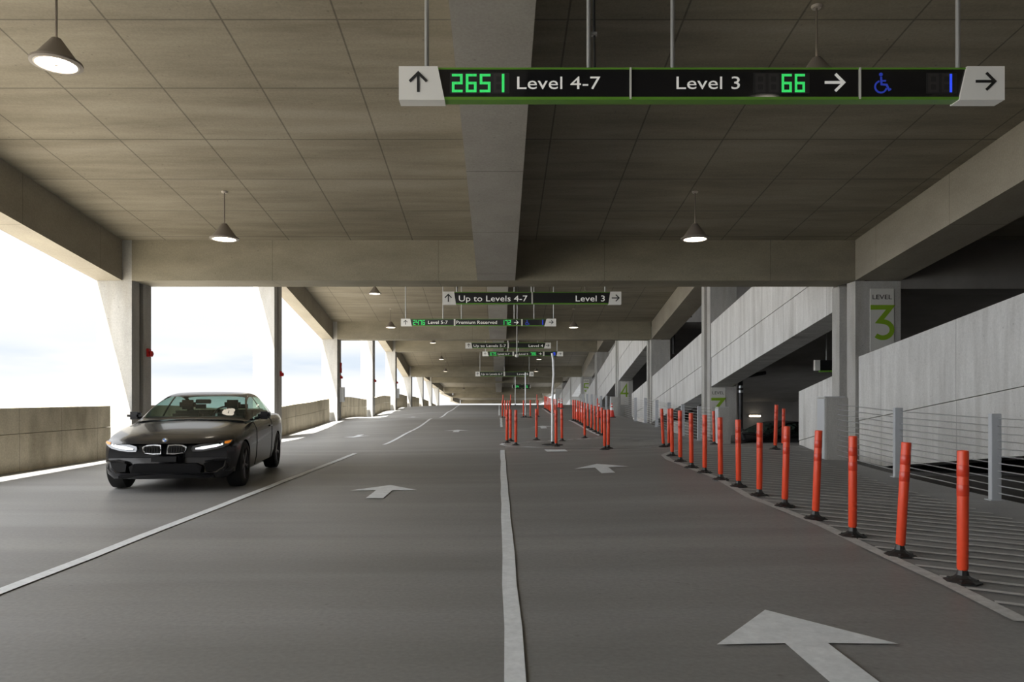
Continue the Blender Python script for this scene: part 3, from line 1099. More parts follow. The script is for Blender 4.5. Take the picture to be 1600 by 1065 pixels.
cone = make_cone()
for i, (px, d, lab) in enumerate(((936, 34.6, 'red and white traffic cone right of the straight post row'), (956, 35.2, 'red and white traffic cone in front of the grey pedestal by column 4'),
                                  (902.5, 33.2, 'traffic cone peeking between the far posts of the straight row, left'), (909, 32.2, 'traffic cone peeking between the far posts of the straight row, right'),
                                  (873.5, 54.5, 'tiny traffic cone beyond the far post row, left'), (877.5, 53.5, 'tiny traffic cone beyond the far post row, right'))):
    o = cone if i == 0 else copy_tree(cone)
    x = (px - 780) * d / F
    o.location = (x, d, fz(x, d))
    o['label'] = lab
    o['group'] = 'traffic cones'


# ------------------------------------------------------------------ cable rails on the right edge
def cable_rail(x, posts, y0, y1, label, h=1.07):
    r = thing('cable_railing', label, 'railing', (x, posts[0], fz(x, posts[0])))
    zr = r.location.z
    for y in posts:
        bm = bmesh.new()
        z = fz(x, y) - zr
        box(bm, -0.06, 0.06, y - posts[0] - 0.035, y - posts[0] + 0.035, z, z + h, 0.004)
        box(bm, -0.09, 0.09, y - posts[0] - 0.06, y - posts[0] + 0.06, z, z + 0.012)
        for i in range(11):
            zz = z + 0.09 + i * 0.092
            tube(bm, (0.022, y - posts[0] - 0.042, zz), (0.022, y - posts[0] - 0.034, zz), 0.014, seg=8)
        link_obj('rail_post', bm, 'steel_plate', r)
    ys = sorted(set([y0, y1] + [p for p in posts if y0 < p < y1]))
    for i in range(11):
        bm = bmesh.new()
        for a, b in zip(ys, ys[1:]):
            tube(bm, (0.022, a - posts[0], fz(x, a) - zr + 0.09 + i * 0.092), (0.022, b - posts[0], fz(x, b) - zr + 0.09 + i * 0.092), 0.0075, seg=6)
        link_obj('cable', bm, 'cable', r)
    return r


cable_rail(6.14, [11.04, 8.88, 6.7, 4.5], 2.5, 13.1, 'steel cable railing at the right edge in front of the near ramp wall')
cable_rail(6.2, [22.2, 24.2, 26.2, 28.2, 30.4, 32.6], 20.6, 35.5, 'steel cable railing between the two ramp entrances, beyond the pedestal')
cable_rail(6.2, [41.5, 43.6, 45.7, 48.0, 50.5, 53.0], 40.2, 56, 'far steel cable railing beyond the column marked 4')


def pedestal(x0, x1, y0, y1, h, label):
    z = fz(0.5 * (x0 + min(x1, 6.2)), y0)
    r = thing('pedestal', label, 'pedestal', (0.5 * (x0 + x1), y0, z))
    w = (x1 - x0) / 2
    bm = bmesh.new()
    box(bm, -w, w, 0, y1 - y0, -0.25, h, 0.015)
    link_obj('concrete_body', bm, 'column', r)
    bm = bmesh.new()
    box(bm, -w - 0.006, w - 0.05, 0.02, y1 - y0 - 0.02, h, h + 0.015)
    link_obj('steel_cap', bm, 'metal', r)
    bm = bmesh.new()
    box(bm, -w - 0.008, -w, 0.03, y1 - y0 - 0.03, 0.02, h - 0.03)
    link_obj('side_plate', bm, 'steel_plate', r)
    return r


pedestal(5.94, 6.36, 13.05, 13.4, 1.14, 'pale concrete pedestal where the near cable railing ends')
pedestal(6.2, 6.55, 20.25, 20.6, 1.03, 'concrete pedestal in front of the green level sign column')
pedestal(6.2, 6.6, 39.7, 40.1, 1.0, 'grey pedestal beside the far column marked 4')

# ------------------------------------------------------------------ pendant lamps


def make_lamp(h):
    r = thing('pendant_lamp', '', 'lamp')
    bm = bmesh.new()
    lathe(bm, [(0.045, 0.55 * 0 + 0.30), (0.05, 0.30), (0.10, 0.23), (0.225, 0.055), (0.26, 0.045), (0.262, 0.02), (0.225, 0.014)], 28, cap=False)
    link_obj('lamp_shade', bm, 'shade', r, True)
    bm = bmesh.new()
    lathe(bm, [(0.225, 0.016), (0.205, 0.010), (0.205, 0.02)], 28, cap=False)
    link_obj('trim_ring', bm, 'lamp_ring', r, True)
    bm = bmesh.new()
    lathe(bm, [(0.206, 0.018), (0.10, 0.012), (0.03, 0.011)], 28, cap=True)
    link_obj('glowing_disc', bm, 'lamp', r, True)
    bm = bmesh.new()
    lathe(bm, [(0.018, 0.004), (0.018, 0.012)], 10)
    link_obj('centre_cap', bm, 'lamp_ring', r)
    bm = bmesh.new()
    tube(bm, (0, 0, 0.30), (0, 0, h), 0.013, seg=8)
    link_obj('stem', bm, 'shade', r, True)
    bm = bmesh.new()
    lathe(bm, [(0.05, h - 0.03), (0.06, h - 0.006), (0.06, h)], 12)
    link_obj('ceiling_plate', bm, 'lamp_ring', r)
    return r


HL = 0.90
lamp = make_lamp(HL)
LAMPS = [(3.8, 3.05, 'pendant lamp seen only as a reflection in the large sign'), (-4.85, 7.85, 'lit pendant lamp nearest at the upper left'), (-5.08, 13.25, 'lit pendant lamp in front of the nearest cross beam, left of the spine'),
         (3.63, 8.2, 'pendant lamp half hidden behind the large overhead sign'), (3.62, 13.25, 'lit pendant lamp in front of the nearest cross beam, right of the spine'),
         (-5.0, 28.8, 'lit pendant lamp high behind the nearest cross beam, left'), (-5.1, 33.7, 'lit pendant lamp before the second cross beam, left'),
         (3.5, 29.3, 'pendant lamp behind the sign reading Up to Levels 4-7'), (3.5, 33.7, 'lit pendant lamp before the second cross beam, right'),
         (-4.9, 48.8, 'lit pendant lamp before the third cross beam, left'), (-4.9, 53.0, 'lit pendant lamp beside the third cross beam, left'),
         (3.4, 48.6, 'lit pendant lamp before the third cross beam, right'), (3.4, 53.4, 'lit pendant lamp beside the third cross beam, right'),
         (-4.8, 59.5, 'small lit lamp in the fourth bay, left'), (-4.8, 64.0, 'small lit lamp before the fourth cross beam, left'),
         (3.3, 59.5, 'small lit lamp in the fourth bay, right'), (3.3, 64.0, 'small lit lamp before the fourth cross beam, right'),
         (-4.8, 75, 'tiny lit lamp beyond the fourth cross beam, left'), (3.3, 75, 'tiny lit lamp beyond the fourth cross beam, right'),
         (-4.8, 97, 'tiny lit lamp beyond the crest, left'), (3.3, 97, 'tiny lit lamp beyond the crest, right')]
for i, (x, y, lab) in enumerate(LAMPS):
    o = lamp if i == 0 else copy_tree(lamp)
    o.location = (x, y, zc(y) - HL)
    o['label'] = lab
    o['group'] = 'cone pendant lamps'

# ------------------------------------------------------------------ overhead signs
DIG = {'0': 'abcdef', '1': 'bc', '2': 'abged', '3': 'abgcd', '4': 'fgbc', '5': 'afgcd', '6': 'afgedc', '7': 'abc', '8': 'abcdefg', '9': 'abcdfg'}


def led(parent, s, x0, x1, z0, z1, y, mat, ghost=0):
    """seven-segment dot-matrix digits; ghost = unlit digits drawn before the lit ones"""
    n = len(s) + ghost
    pitch = (x1 - x0) / n
    w, h = pitch * 0.78, z1 - z0
    cols, rows = 8, 14
    def lit(seg, c, r_):
        return ('a' in seg and r_ >= rows - 2) or ('d' in seg and r_ < 2) or ('g' in seg and 6 <= r_ < 8) or \
            ('f' in seg and c < 2 and r_ >= 6) or ('e' in seg and c < 2 and r_ < 8) or \
            ('b' in seg and c >= cols - 2 and r_ >= 6) or ('c' in seg and c >= cols - 2 and r_ < 8)
    for k in range(n):
        bmL, bmO = bmesh.new(), bmesh.new()
        seg = DIG[s[k - ghost]] if k >= ghost else ''
        for c in range(cols):
            for r_ in range(rows):
                on = lit(seg, c, r_)
                off = lit('abcdefg', c, r_) and (k < ghost or s[k - ghost] == '1')
                if not (on or off):
                    continue
                cx = x0 + k * pitch + (c + 0.5) * w / cols
                cz = z0 + (r_ + 0.5) * h / rows
                hw, hh = w / cols * 0.43, h / rows * 0.43
                b = bmL if on else bmO
                b.faces.new([b.verts.new((cx + u * hw, y, cz + v * hh)) for u, v in ((-1, -1), (1, -1), (1, 1), (-1, 1))])
        dig = link_obj('led_digit', bmL, mat, parent) if len(bmL.faces) else None
        if len(bmO.faces):
            link_obj('unlit_dots', bmO, 'ledoff', dig or parent)


def sign_arrow(parent, cx, cz, sz, right, mat, y):
    bm = bmesh.new()
    w = sz * 0.135
    if right:
        stroke(bm, [(cx - sz * 0.5, cz), (cx + sz * 0.42, cz)], w, y)
        stroke(bm, [(cx + sz * 0.03, cz + sz * 0.43), (cx + sz * 0.46, cz), (cx + sz * 0.03, cz - sz * 0.43)], w, y - 0.0005)
    else:
        stroke(bm, [(cx, cz - sz * 0.5), (cx, cz + sz * 0.42)], w, y)
        stroke(bm, [(cx - sz * 0.43, cz + sz * 0.03), (cx, cz + sz * 0.46), (cx + sz * 0.43, cz + sz * 0.03)], w, y - 0.0005)
    return link_obj('arrow_symbol', bm, mat, parent)


def overhead_sign(name, label, d, box_px, slant, dividers, rods, texts=(), leds=(), arrows=(), wheel=None, ceil=True):
    """box_px = (left, right, top, bottom) as seen at depth d; local origin at the left bottom of the face"""
    s = d / F
    L0, R0, T0, B0 = box_px
    org = at(L0, B0, d)
    r = thing(name, label, 'sign', org)
    X = lambda px: (px - L0) * s
    Z = lambda py: (B0 - py) * s
    W, H = X(R0), Z(T0)
    t = 0.10
    bm = bmesh.new()
    box(bm, 0.02, W - 0.02, 0.0, t, H * 0.09, H * 0.95)
    link_obj('sign_body', bm, 'black' if d < 10 else 'black_satin', r)
    for z0, z1, nm in ((H * 0.945, H, 'top_rail'), (0.0, H * 0.09, 'bottom_rail')):
        bm = bmesh.new()
        box(bm, 0.03, W - 0.03, -0.006, t + 0.004, z0, z1)
        link_obj(nm, bm, 'sign_green', r)
    lw0, lw1 = slant[0] - L0, slant[1] - L0
    rw0, rw1 = R0 - slant[2], R0 - slant[3]
    bm = bmesh.new()
    prism_y(bm, [(-0.008, -0.008), (lw1 * s, -0.008), (lw0 * s, H + 0.006), (-0.008, H + 0.006)], -0.022, t + 0.022)
    link_obj('end_panel', bm, 'sign_face', r)
    bm = bmesh.new()
    prism_y(bm, [(W + 0.008, -0.008), (W - rw1 * s, -0.008), (W - rw0 * s, H + 0.006), (W + 0.008, H + 0.006)], -0.022, t + 0.022)
    link_obj('end_panel', bm, 'sign_face', r)
    for p in dividers:
        bm = bmesh.new()
        wd = max(0.016, 2.4 * s)
        box(bm, X(p) - wd / 2, X(p) + wd / 2, -0.016, t + 0.01, H * 0.02, H * 0.99)
        link_obj('divider', bm, 'sign_white', r)
    for p in rods:
        bm = bmesh.new()
        top = zc(d + 0.05) - org.z + 0.02
        tube(bm, (X(p), t / 2, H), (X(p), t / 2, top), 0.021, seg=10)
        lathe(bm, [(0.06, top - 0.03), (0.06, top - 0.02)], 12, (X(p), t / 2, 0))
        link_obj('hanger_rod', bm, 'rod', r, True)
    for (tx, x0, x1, y0, y1) in texts:
        text_obj('lettering', tx, 'letter', r, X(x0), X(x1), Z(y1), Z(y0), -0.0015, 0.0015, 0.0)
    for (tx, x0, x1, y0, y1, mt, gh) in leds:
        bm = bmesh.new()
        m_ = 3 * s
        box(bm, X(x0) - m_, X(x1) + m_, -0.002, 0.01, Z(y1) - m_ * 0.6, Z(y0) + m_ * 0.6)
        link_obj('display_window', bm, 'ledbed', r)
        led(r, tx, X(x0), X(x1), Z(y1), Z(y0), -0.004, mt, gh)
    for (cx, cy, sz, right, mt) in arrows:
        sign_arrow(r, X(cx), Z(cy), sz * s, right, mt, -0.030 if mt == 'letter_black' else -0.005)
    if wheel:
        x0, x1, y0, y1 = wheel
        bm = bmesh.new()
        h = Z(y0) - Z(y1)
        wx = X(x0)
        wz = Z(y1)
        u = lambda a, b: (wx + a * h, wz + b * h)
        st = h * 0.085
        stroke(bm, [(u(0.33 + 0.29 * math.cos(math.radians(a)), 0.30 + 0.29 * math.sin(math.radians(a)))) for a in range(105, 360, 15)], st, -0.004)
        stroke(bm, [u(0.34, 0.80), u(0.36, 0.42), u(0.62, 0.40), u(0.74, 0.14), u(0.84, 0.19)], st * 1.1, -0.0045)
        stroke(bm, [u(0.36, 0.60), u(0.58, 0.60)], st * 0.9, -0.005)
        stroke(bm, [u(0.33 + 0.05 * math.cos(math.radians(a)), 0.92 + 0.05 * math.sin(math.radians(a))) for a in range(0, 360, 45)], st, -0.004, closed=True)
        link_obj('wheelchair_symbol', bm, 'blue_sym', r)
    return r


overhead_sign('overhead_sign', 'large black overhead sign reading Level 4-7 with green count 2651', 6.7, (625, 1566, 106, 156), (684, 695, 1509, 1497), (985, 1343), (666, 921, 1053, 1502),
              [('Level 4-7', 808, 938, 118.5, 139), ('Level 3', 1057, 1156, 118.5, 139)],
              [('2651', 706, 793, 115.5, 144.5, 'led_green', 0), ('66', 1180, 1262, 115.5, 144.5, 'led_green', 2), ('1', 1450, 1492, 115.5, 144.5, 'led_blue', 1)],
              [(654, 130, 31, False, 'letter_black'), (1304, 129, 31, True, 'letter'), (1537, 129, 31, True, 'letter_black')], (1366, 1392, 114, 145))
overhead_sign('overhead_sign', 'black overhead sign reading Up to Levels 4-7 and Level 3', 17.3, (692, 970, 456, 475), (709.5, 712.5, 953.5, 950.5), (831.5,), (714, 831, 946),
              [('Up to Levels 4-7', 717, 824, 461, 470.5), ('Level 3', 899.5, 945, 461, 470.5)], (), [(700.5, 465.5, 12, False, 'letter_black'), (961.5, 465.5, 12, True, 'letter_black')])
overhead_sign('overhead_sign', 'overhead sign reading Level 5-7 and Premium Reserved', 28.0, (627, 868.5, 498, 509), (641, 643.5, 854, 850.5), (710.3, 815.5), (633.5, 692, 721, 803.5, 834.5, 865),
              [('Level 5-7', 669, 699.5, 500.5, 505.8), ('Premium Reserved', 713, 776.5, 500.5, 505.8)],
              [('2476', 645.5, 665, 499.9, 507.2, 'led_green', 0), ('172', 784, 799.5, 499.9, 507.2, 'led_green', 0), ('1', 845, 849.5, 499.9, 507.2, 'led_blue', 0)],
              [(633.8, 503.5, 7, False, 'letter_black'), (806.5, 503.5, 7, True, 'letter'), (861, 503.2, 7, True, 'letter_black')], (821, 828, 500, 507.5))
overhead_sign('overhead_sign', 'distant overhead sign reading Up to Levels 5-7 and Level 4', 37.4, (727.5, 860.5, 535.3, 543.8), (736.5, 738, 852.5, 850), (794,), (758.5, 794, 840),
              [('Up to Levels 5-7', 740, 790.5, 537.8, 541.8), ('Level 4', 826, 848.5, 537.8, 541.8)], (), [(732.3, 539.5, 5.5, False, 'letter_black'), (855.5, 539.5, 5.5, True, 'letter_black')])
overhead_sign('overhead_sign', 'distant overhead sign with green count 675 and Level 6-7', 46.6, (754, 879.5, 549.2, 556), (761.5, 763.5, 871, 869.5), (802, 849.5), (758.5, 793.5, 810, 870.5),
              [('Level 6-7', 778, 796, 551.2, 554.2), ('Level 5', 811, 825, 551.2, 554.2)],
              [('675', 766, 776, 550.3, 554.9, 'led_green', 0), ('786', 829, 838, 550.3, 554.9, 'led_green', 0), ('3', 864, 868.5, 550.3, 554.9, 'led_blue', 0)],
              [(758, 552.5, 4, False, 'letter_black'), (844, 552.5, 4, True, 'letter'), (875, 552.5, 4, True, 'letter_black')])
overhead_sign('overhead_sign', 'dim far overhead sign reading Up to Levels 6-7', 57.6, (743, 833.5, 580.5, 587.5), (749.5, 750.5, 827.5, 826.5), (788,), (750, 788, 827),
              [('Up to Levels 6-7', 752, 785, 582.5, 585.5), ('Level 5', 808, 825, 582.5, 585.5)], (), [(746.3, 584, 4, False, 'letter_black'), (830.5, 584, 4, True, 'letter_black')])
overhead_sign('overhead_sign', 'tiny farthest overhead sign with two green readings', 78, (800, 829, 601, 606), (801, 801.5, 828, 827.5), (), (803, 826), (),
              [('24', 806, 811, 602, 605.5, 'led_green', 0), ('76', 820, 825, 602, 605.5, 'led_green', 0)], ())

# power conduit dropping beside one hanger of the large sign
r = thing('power_conduit', 'thin black power conduit dropping to the large overhead sign', 'conduit', (0.905, 6.8, 4.40))
bm = bmesh.new()
tube(bm, (0, 0, 0.0), (-0.015, 0, zc(6.8) - 4.38), 0.012, seg=8)
link_obj('conduit_pipe', bm, 'pipe', r, True)
bm = bmesh.new()
box(bm, -0.05, 0.02, -0.02, 0.02, 0.33, 0.36)
link_obj('clamp', bm, 'rod', r)
# hanging clearance ball
r = thing('hanging_ball', 'thin rod with a small ball hanging below the Premium Reserved sign', 'sensor', at(807.5, 556, 30.0))
bm = bmesh.new()
tube(bm, (0, 0, 0.1), (0.03, 0, zc(30.0) - r.location.z), 0.022, seg=8)
link_obj('rod', bm, 'rod', r, True)
bm = bmesh.new()
lathe(bm, [(0.02, -0.06), (0.07, -0.03), (0.085, 0.02), (0.06, 0.07), (0.02, 0.10)], 14)
link_obj('ball', bm, 'sign_white', r, True)


# ------------------------------------------------------------------ level signs on the ramp-side columns
def level_sign(x0, x1, y, ztop, digit, label, h=1.7):
    w = x1 - x0
    r = thing('level_sign', label, 'sign', (x0, y, ztop - h))
    bm = bmesh.new()
    box(bm, 0, w, -0.02, 0, 0, h)
    link_obj('sign_panel', bm, 'sign_white', r)
    text_obj('lettering', 'LEVEL', 'letter_black', r, w * 0.09, w * 0.91, h - 0.235, h - 0.13, -0.022, 0.002)
    bm = bmesh.new()
    top = h - 0.36
    st = 0.105
    if digit == '3':
        pts = [(0.0, top - st / 2), (w - 0.09, top - st / 2), (w * 0.36, top - 0.37), (w * 0.55, top - 0.38)]
        cx, cz, rr = w * 0.52, top - 0.545, w * 0.5 - 0.055
        pts = [(0.0, top - st / 2), (w * 0.86, top - st / 2), (w * 0.38, top - 0.36)]
        pts += [(cx + rr * math.cos(math.radians(a)), cz + rr * 0.86 * math.sin(math.radians(a))) for a in range(88, -150, -14)]
    elif digit == '4':
        pts = [(w * 0.97, top - 0.62), (w * 0.04, top - 0.62), (w * 0.72, top - 0.06), (w * 0.72, top - 0.85)]
    else:
        cx, cz, rr = w * 0.5, top - 0.56, w * 0.5 - 0.06
        pts = [(w * 0.92, top - st / 2), (w * 0.18, top - st / 2), (w * 0.14, top - 0.40)]
        pts += [(cx + rr * math.cos(math.radians(a)), cz + rr * 0.9 * math.sin(math.radians(a))) for a in range(118, -150, -14)]
    stroke(bm, pts, st, -0.026)
    link_obj('level_digit', bm, 'level_green', r)
    return r


level_sign(8.17, 8.69, DK[0] - 0.001, 3.70, '3', 'level 3 column sign with large green digit above the near ramp wall')
level_sign(7.63, 8.14, DK[1] - 0.001, 1.66, '3', 'level 3 column sign half hidden behind the concrete pedestal')
level_sign(7.78, 8.28, DK[3] - 0.001, 2.55, '4', 'level 4 column sign on the distant column by the cones')
level_sign(7.75, 8.28, DK[5] - 0.001, 3.0, '5', 'small level 5 column sign farthest down the ramp side')

# side sign hanging inside the ramp level
r = thing('hanging_sign', 'dark sign hanging inside the ramp level left of the level 3 column', 'sign', (9.4, 21.0, 2.1))
bm = bmesh.new()
box(bm, 0, 1.6, 0, 0.08, 0, 0.30)
link_obj('sign_body', bm, 'black', r)
bm = bmesh.new()
box(bm, -0.15, 0.0, -0.01, 0.09, -0.005, 0.305)
link_obj('end_panel', bm, 'sign_white', r)
bm = bmesh.new()
box(bm, 0, 1.6, -0.008, 0.088, -0.05, 0.0)
link_obj('bottom_rail', bm, 'sign_green', r)
bm = bmesh.new()
tube(bm, (0.2, 0.04, 0.3), (0.2, 0.04, 1.1), 0.018, seg=8)
link_obj('hanger_rod', bm, 'rod', r)

# ------------------------------------------------------------------ small fittings on the columns
for k, (d, z) in enumerate(((DK[0], 2.33), (DK[1], 2.18), (DK[2], 2.35), (DK[3], 2.40), (DK[4], 2.5))):
    r = thing('fire_alarm', 'red fire alarm on the %s column of the open side' % ORD[k], 'fire alarm', (XL1, d + 0.72, z), group='red fire alarms')
    bm = bmesh.new()
    box(bm, 0, 0.05, -0.07, 0.07, -0.09, 0.10, 0.008)
    link_obj('alarm_box', bm, 'red', r)
    bm = bmesh.new()
    lathe(bm, [(0.03, 0), (0.065, 0.02), (0.07, 0.05), (0.04, 0.07)], 14)
    bmesh.ops.rotate(bm, verts=bm.verts[:], cent=(0, 0, 0), matrix=Matrix.Rotation(math.pi / 2, 3, 'Y'))
    bmesh.ops.translate(bm, verts=bm.verts[:], vec=(0.05, 0, -0.02))
    link_obj('horn', bm, 'red', r, True)
r = thing('fire_strobe_plate', 'red plate above the fire alarm on the third column', 'fire alarm', (XL1, DK[2] + 0.72, 2.78))
bm = bmesh.new()
box(bm, 0, 0.06, -0.10, 0.10, -0.22, 0.30, 0.008)
link_obj('plate', bm, 'red', r)
bm = bmesh.new()
box(bm, 0.06, 0.065, -0.06, 0.06, 0.02, 0.16)
link_obj('lens', bm, 'white_plastic', r)
for k, d in ((2, DK[2]), (4, DK[4])):
    r = thing('extinguisher_cabinet', 'white cabinet low on the %s column of the open side' % ORD[k], 'cabinet', (XL1, d + 0.7, fz(XL1, d) + 0.95))
    bm = bmesh.new()
    box(bm, 0, 0.2, -0.14, 0.14, 0, 0.75, 0.01)
    link_obj('cabinet_body', bm, 'white_plastic', r)
    bm = bmesh.new()
    box(bm, 0.2, 0.206, -0.10, 0.10, 0.08, 0.66)
    link_obj('door', bm, 'steel_plate', r)
r = thing('standpipe', 'grey standpipe in the recess of the nearest left column', 'pipe', (XL1 - 0.10, DK[0] + 0.43, 0.0))
bm = bmesh.new()
tube(bm, (0, 0, 0.0), (0, 0, 3.87), 0.05, seg=14)
link_obj('pipe_run', bm, 'pipe_grey', r, True)
for z in (0.9, 2.6):
    bm = bmesh.new()
    tube(bm, (0, 0, z), (0, 0, z + 0.1), 0.064, seg=14)
    link_obj('coupling', bm, 'pipe_grey', r, True)

# black drain pipe with bright couplings right of the level sign column, and its kin further on
for k, (x, y, z0, z1) in enumerate(((8.72, 25.9, -0.6, 2.1), (8.75, 36.0, 3.5, 5.3))):
    r = thing('drain_pipe', ('black drain pipe with bright couplings right of the half-hidden level 3 sign', 'black drain pipe high behind the third ramp-side column')[k], 'pipe', (x, y, z0))
    bm = bmesh.new()
    tube(bm, (0, 0, 0), (0, 0, z1 - z0), 0.085, seg=14)
    tube(bm, (0, 0, z1 - z0 - 0.06), (0.9, 0, z1 - z0 + 0.1), 0.07, seg=12)
    link_obj('pipe_run', bm, 'pipe', r, True)
    for z in (z1 - z0 - 0.16, z1 - z0 - 0.45, z1 - z0 - 0.62):
        bm = bmesh.new()
        tube(bm, (0, 0, z), (0, 0, z + 0.09), 0.10, seg=14)
        link_obj('coupling', bm, 'metal', r, True)
bm = bmesh.new()
box(bm, 8.75, 9.15, 25.2, 25.5, -1.4, -0.12, 0.02)
tag(link_obj('yellow_bollard_block', bm, 'yellow'), 'yellow painted block at the foot of the black drain pipe', 'bollard')
# lamp glowing inside the ramp level
r = thing('wall_light', 'glowing bar light on the dark wall deep in the ramp entrance', 'lamp', (12.1, 33.99, 0.40))
bm = bmesh.new()
box(bm, -0.30, 0.30, -0.06, 0.0, -0.03, 0.10, 0.01)
link_obj('housing', bm, 'shade', r)
bm = bmesh.new()
box(bm, -0.26, 0.26, -0.12, -0.06, 0.0, 0.07, 0.01)
link_obj('glowing_tube', bm, 'lamp', r)

# ------------------------------------------------------------------ the car
def catmull(tab, y):
    ks = [t[0] for t in tab]
    if y <= ks[0]:
        return tab[0][1:]
    if y >= ks[-1]:
        return tab[-1][1:]
    i = max(k for k in range(len(ks)) if ks[k] <= y)
    t = (y - ks[i]) / (ks[i + 1] - ks[i])
    out = []
    for c in range(1, len(tab[0])):
        p1, p2 = tab[i][c], tab[i + 1][c]
        h = ks[i + 1] - ks[i]
        m1 = (p2 - tab[i - 1][c]) / (ks[i + 1] - ks[i - 1]) if i > 0 else (p2 - p1) / h
        m2 = (tab[i + 2][c] - p1) / (ks[i + 2] - ks[i]) if i < len(ks) - 2 else (p2 - p1) / h
        t2, t3 = t * t, t * t * t
        out.append((2 * t3 - 3 * t2 + 1) * p1 + (t3 - 2 * t2 + t) * h * m1 + (-2 * t3 + 3 * t2) * p2 + (t3 - t2) * h * m2)
    return out


#        y     half w  z bottom z should z edge z centre
BODY = [(0.00, 0.78, 0.27, 0.60, 0.655, 0.675), (0.06, 0.84, 0.20, 0.65, 0.70, 0.72), (0.22, 0.88, 0.18, 0.69, 0.745, 0.775), (0.55, 0.90, 0.17, 0.735, 0.80, 0.85),
        (1.0, 0.912, 0.17, 0.785, 0.865, 0.925), (1.45, 0.912, 0.17, 0.835, 0.92, 0.985), (2.2, 0.912, 0.17, 0.875, 0.945, 0.97), (3.0, 0.912, 0.17, 0.905, 0.965, 0.985),
        (3.7, 0.912, 0.18, 0.92, 0.985, 1.01), (4.25, 0.89, 0.22, 0.91, 0.985, 1.02), (4.52, 0.85, 0.28, 0.88, 0.96, 1.0), (4.62, 0.80, 0.36, 0.80, 0.88, 0.92)]


def warp(x, y):
    f = max(0.0, 1 - y / 1.1)
    b = max(0.0, 1 - (4.62 - y) / 0.9)
    return y + 0.30 * (abs(x) / 0.91) ** 2.6 * f * f - 0.16 * (abs(x) / 0.91) ** 2.6 * b * b


def body_ring(y):
    w, zb, zs, ze, zc_ = catmull(BODY, y)
    half = [(0, zb), (w * 0.45, zb), (w * 0.84, zb), (w * 0.955, zb + 0.07), (w * 0.985, zb + 0.20), (w * 1.0, zb + 0.62 * (zs - zb)), (w * 0.995, zs - 0.07), (w * 0.975, zs),
            (w * 0.925, ze - 0.012), (w * 0.86, ze + 0.008), (w * 0.6, ze + 0.55 * (zc_ - ze) + 0.006), (w * 0.3, ze + 0.9 * (zc_ - ze)), (0, zc_)]
    ring = [(x, z) for x, z in half] + [(-x, z) for x, z in half[-2:0:-1]]
    return ring


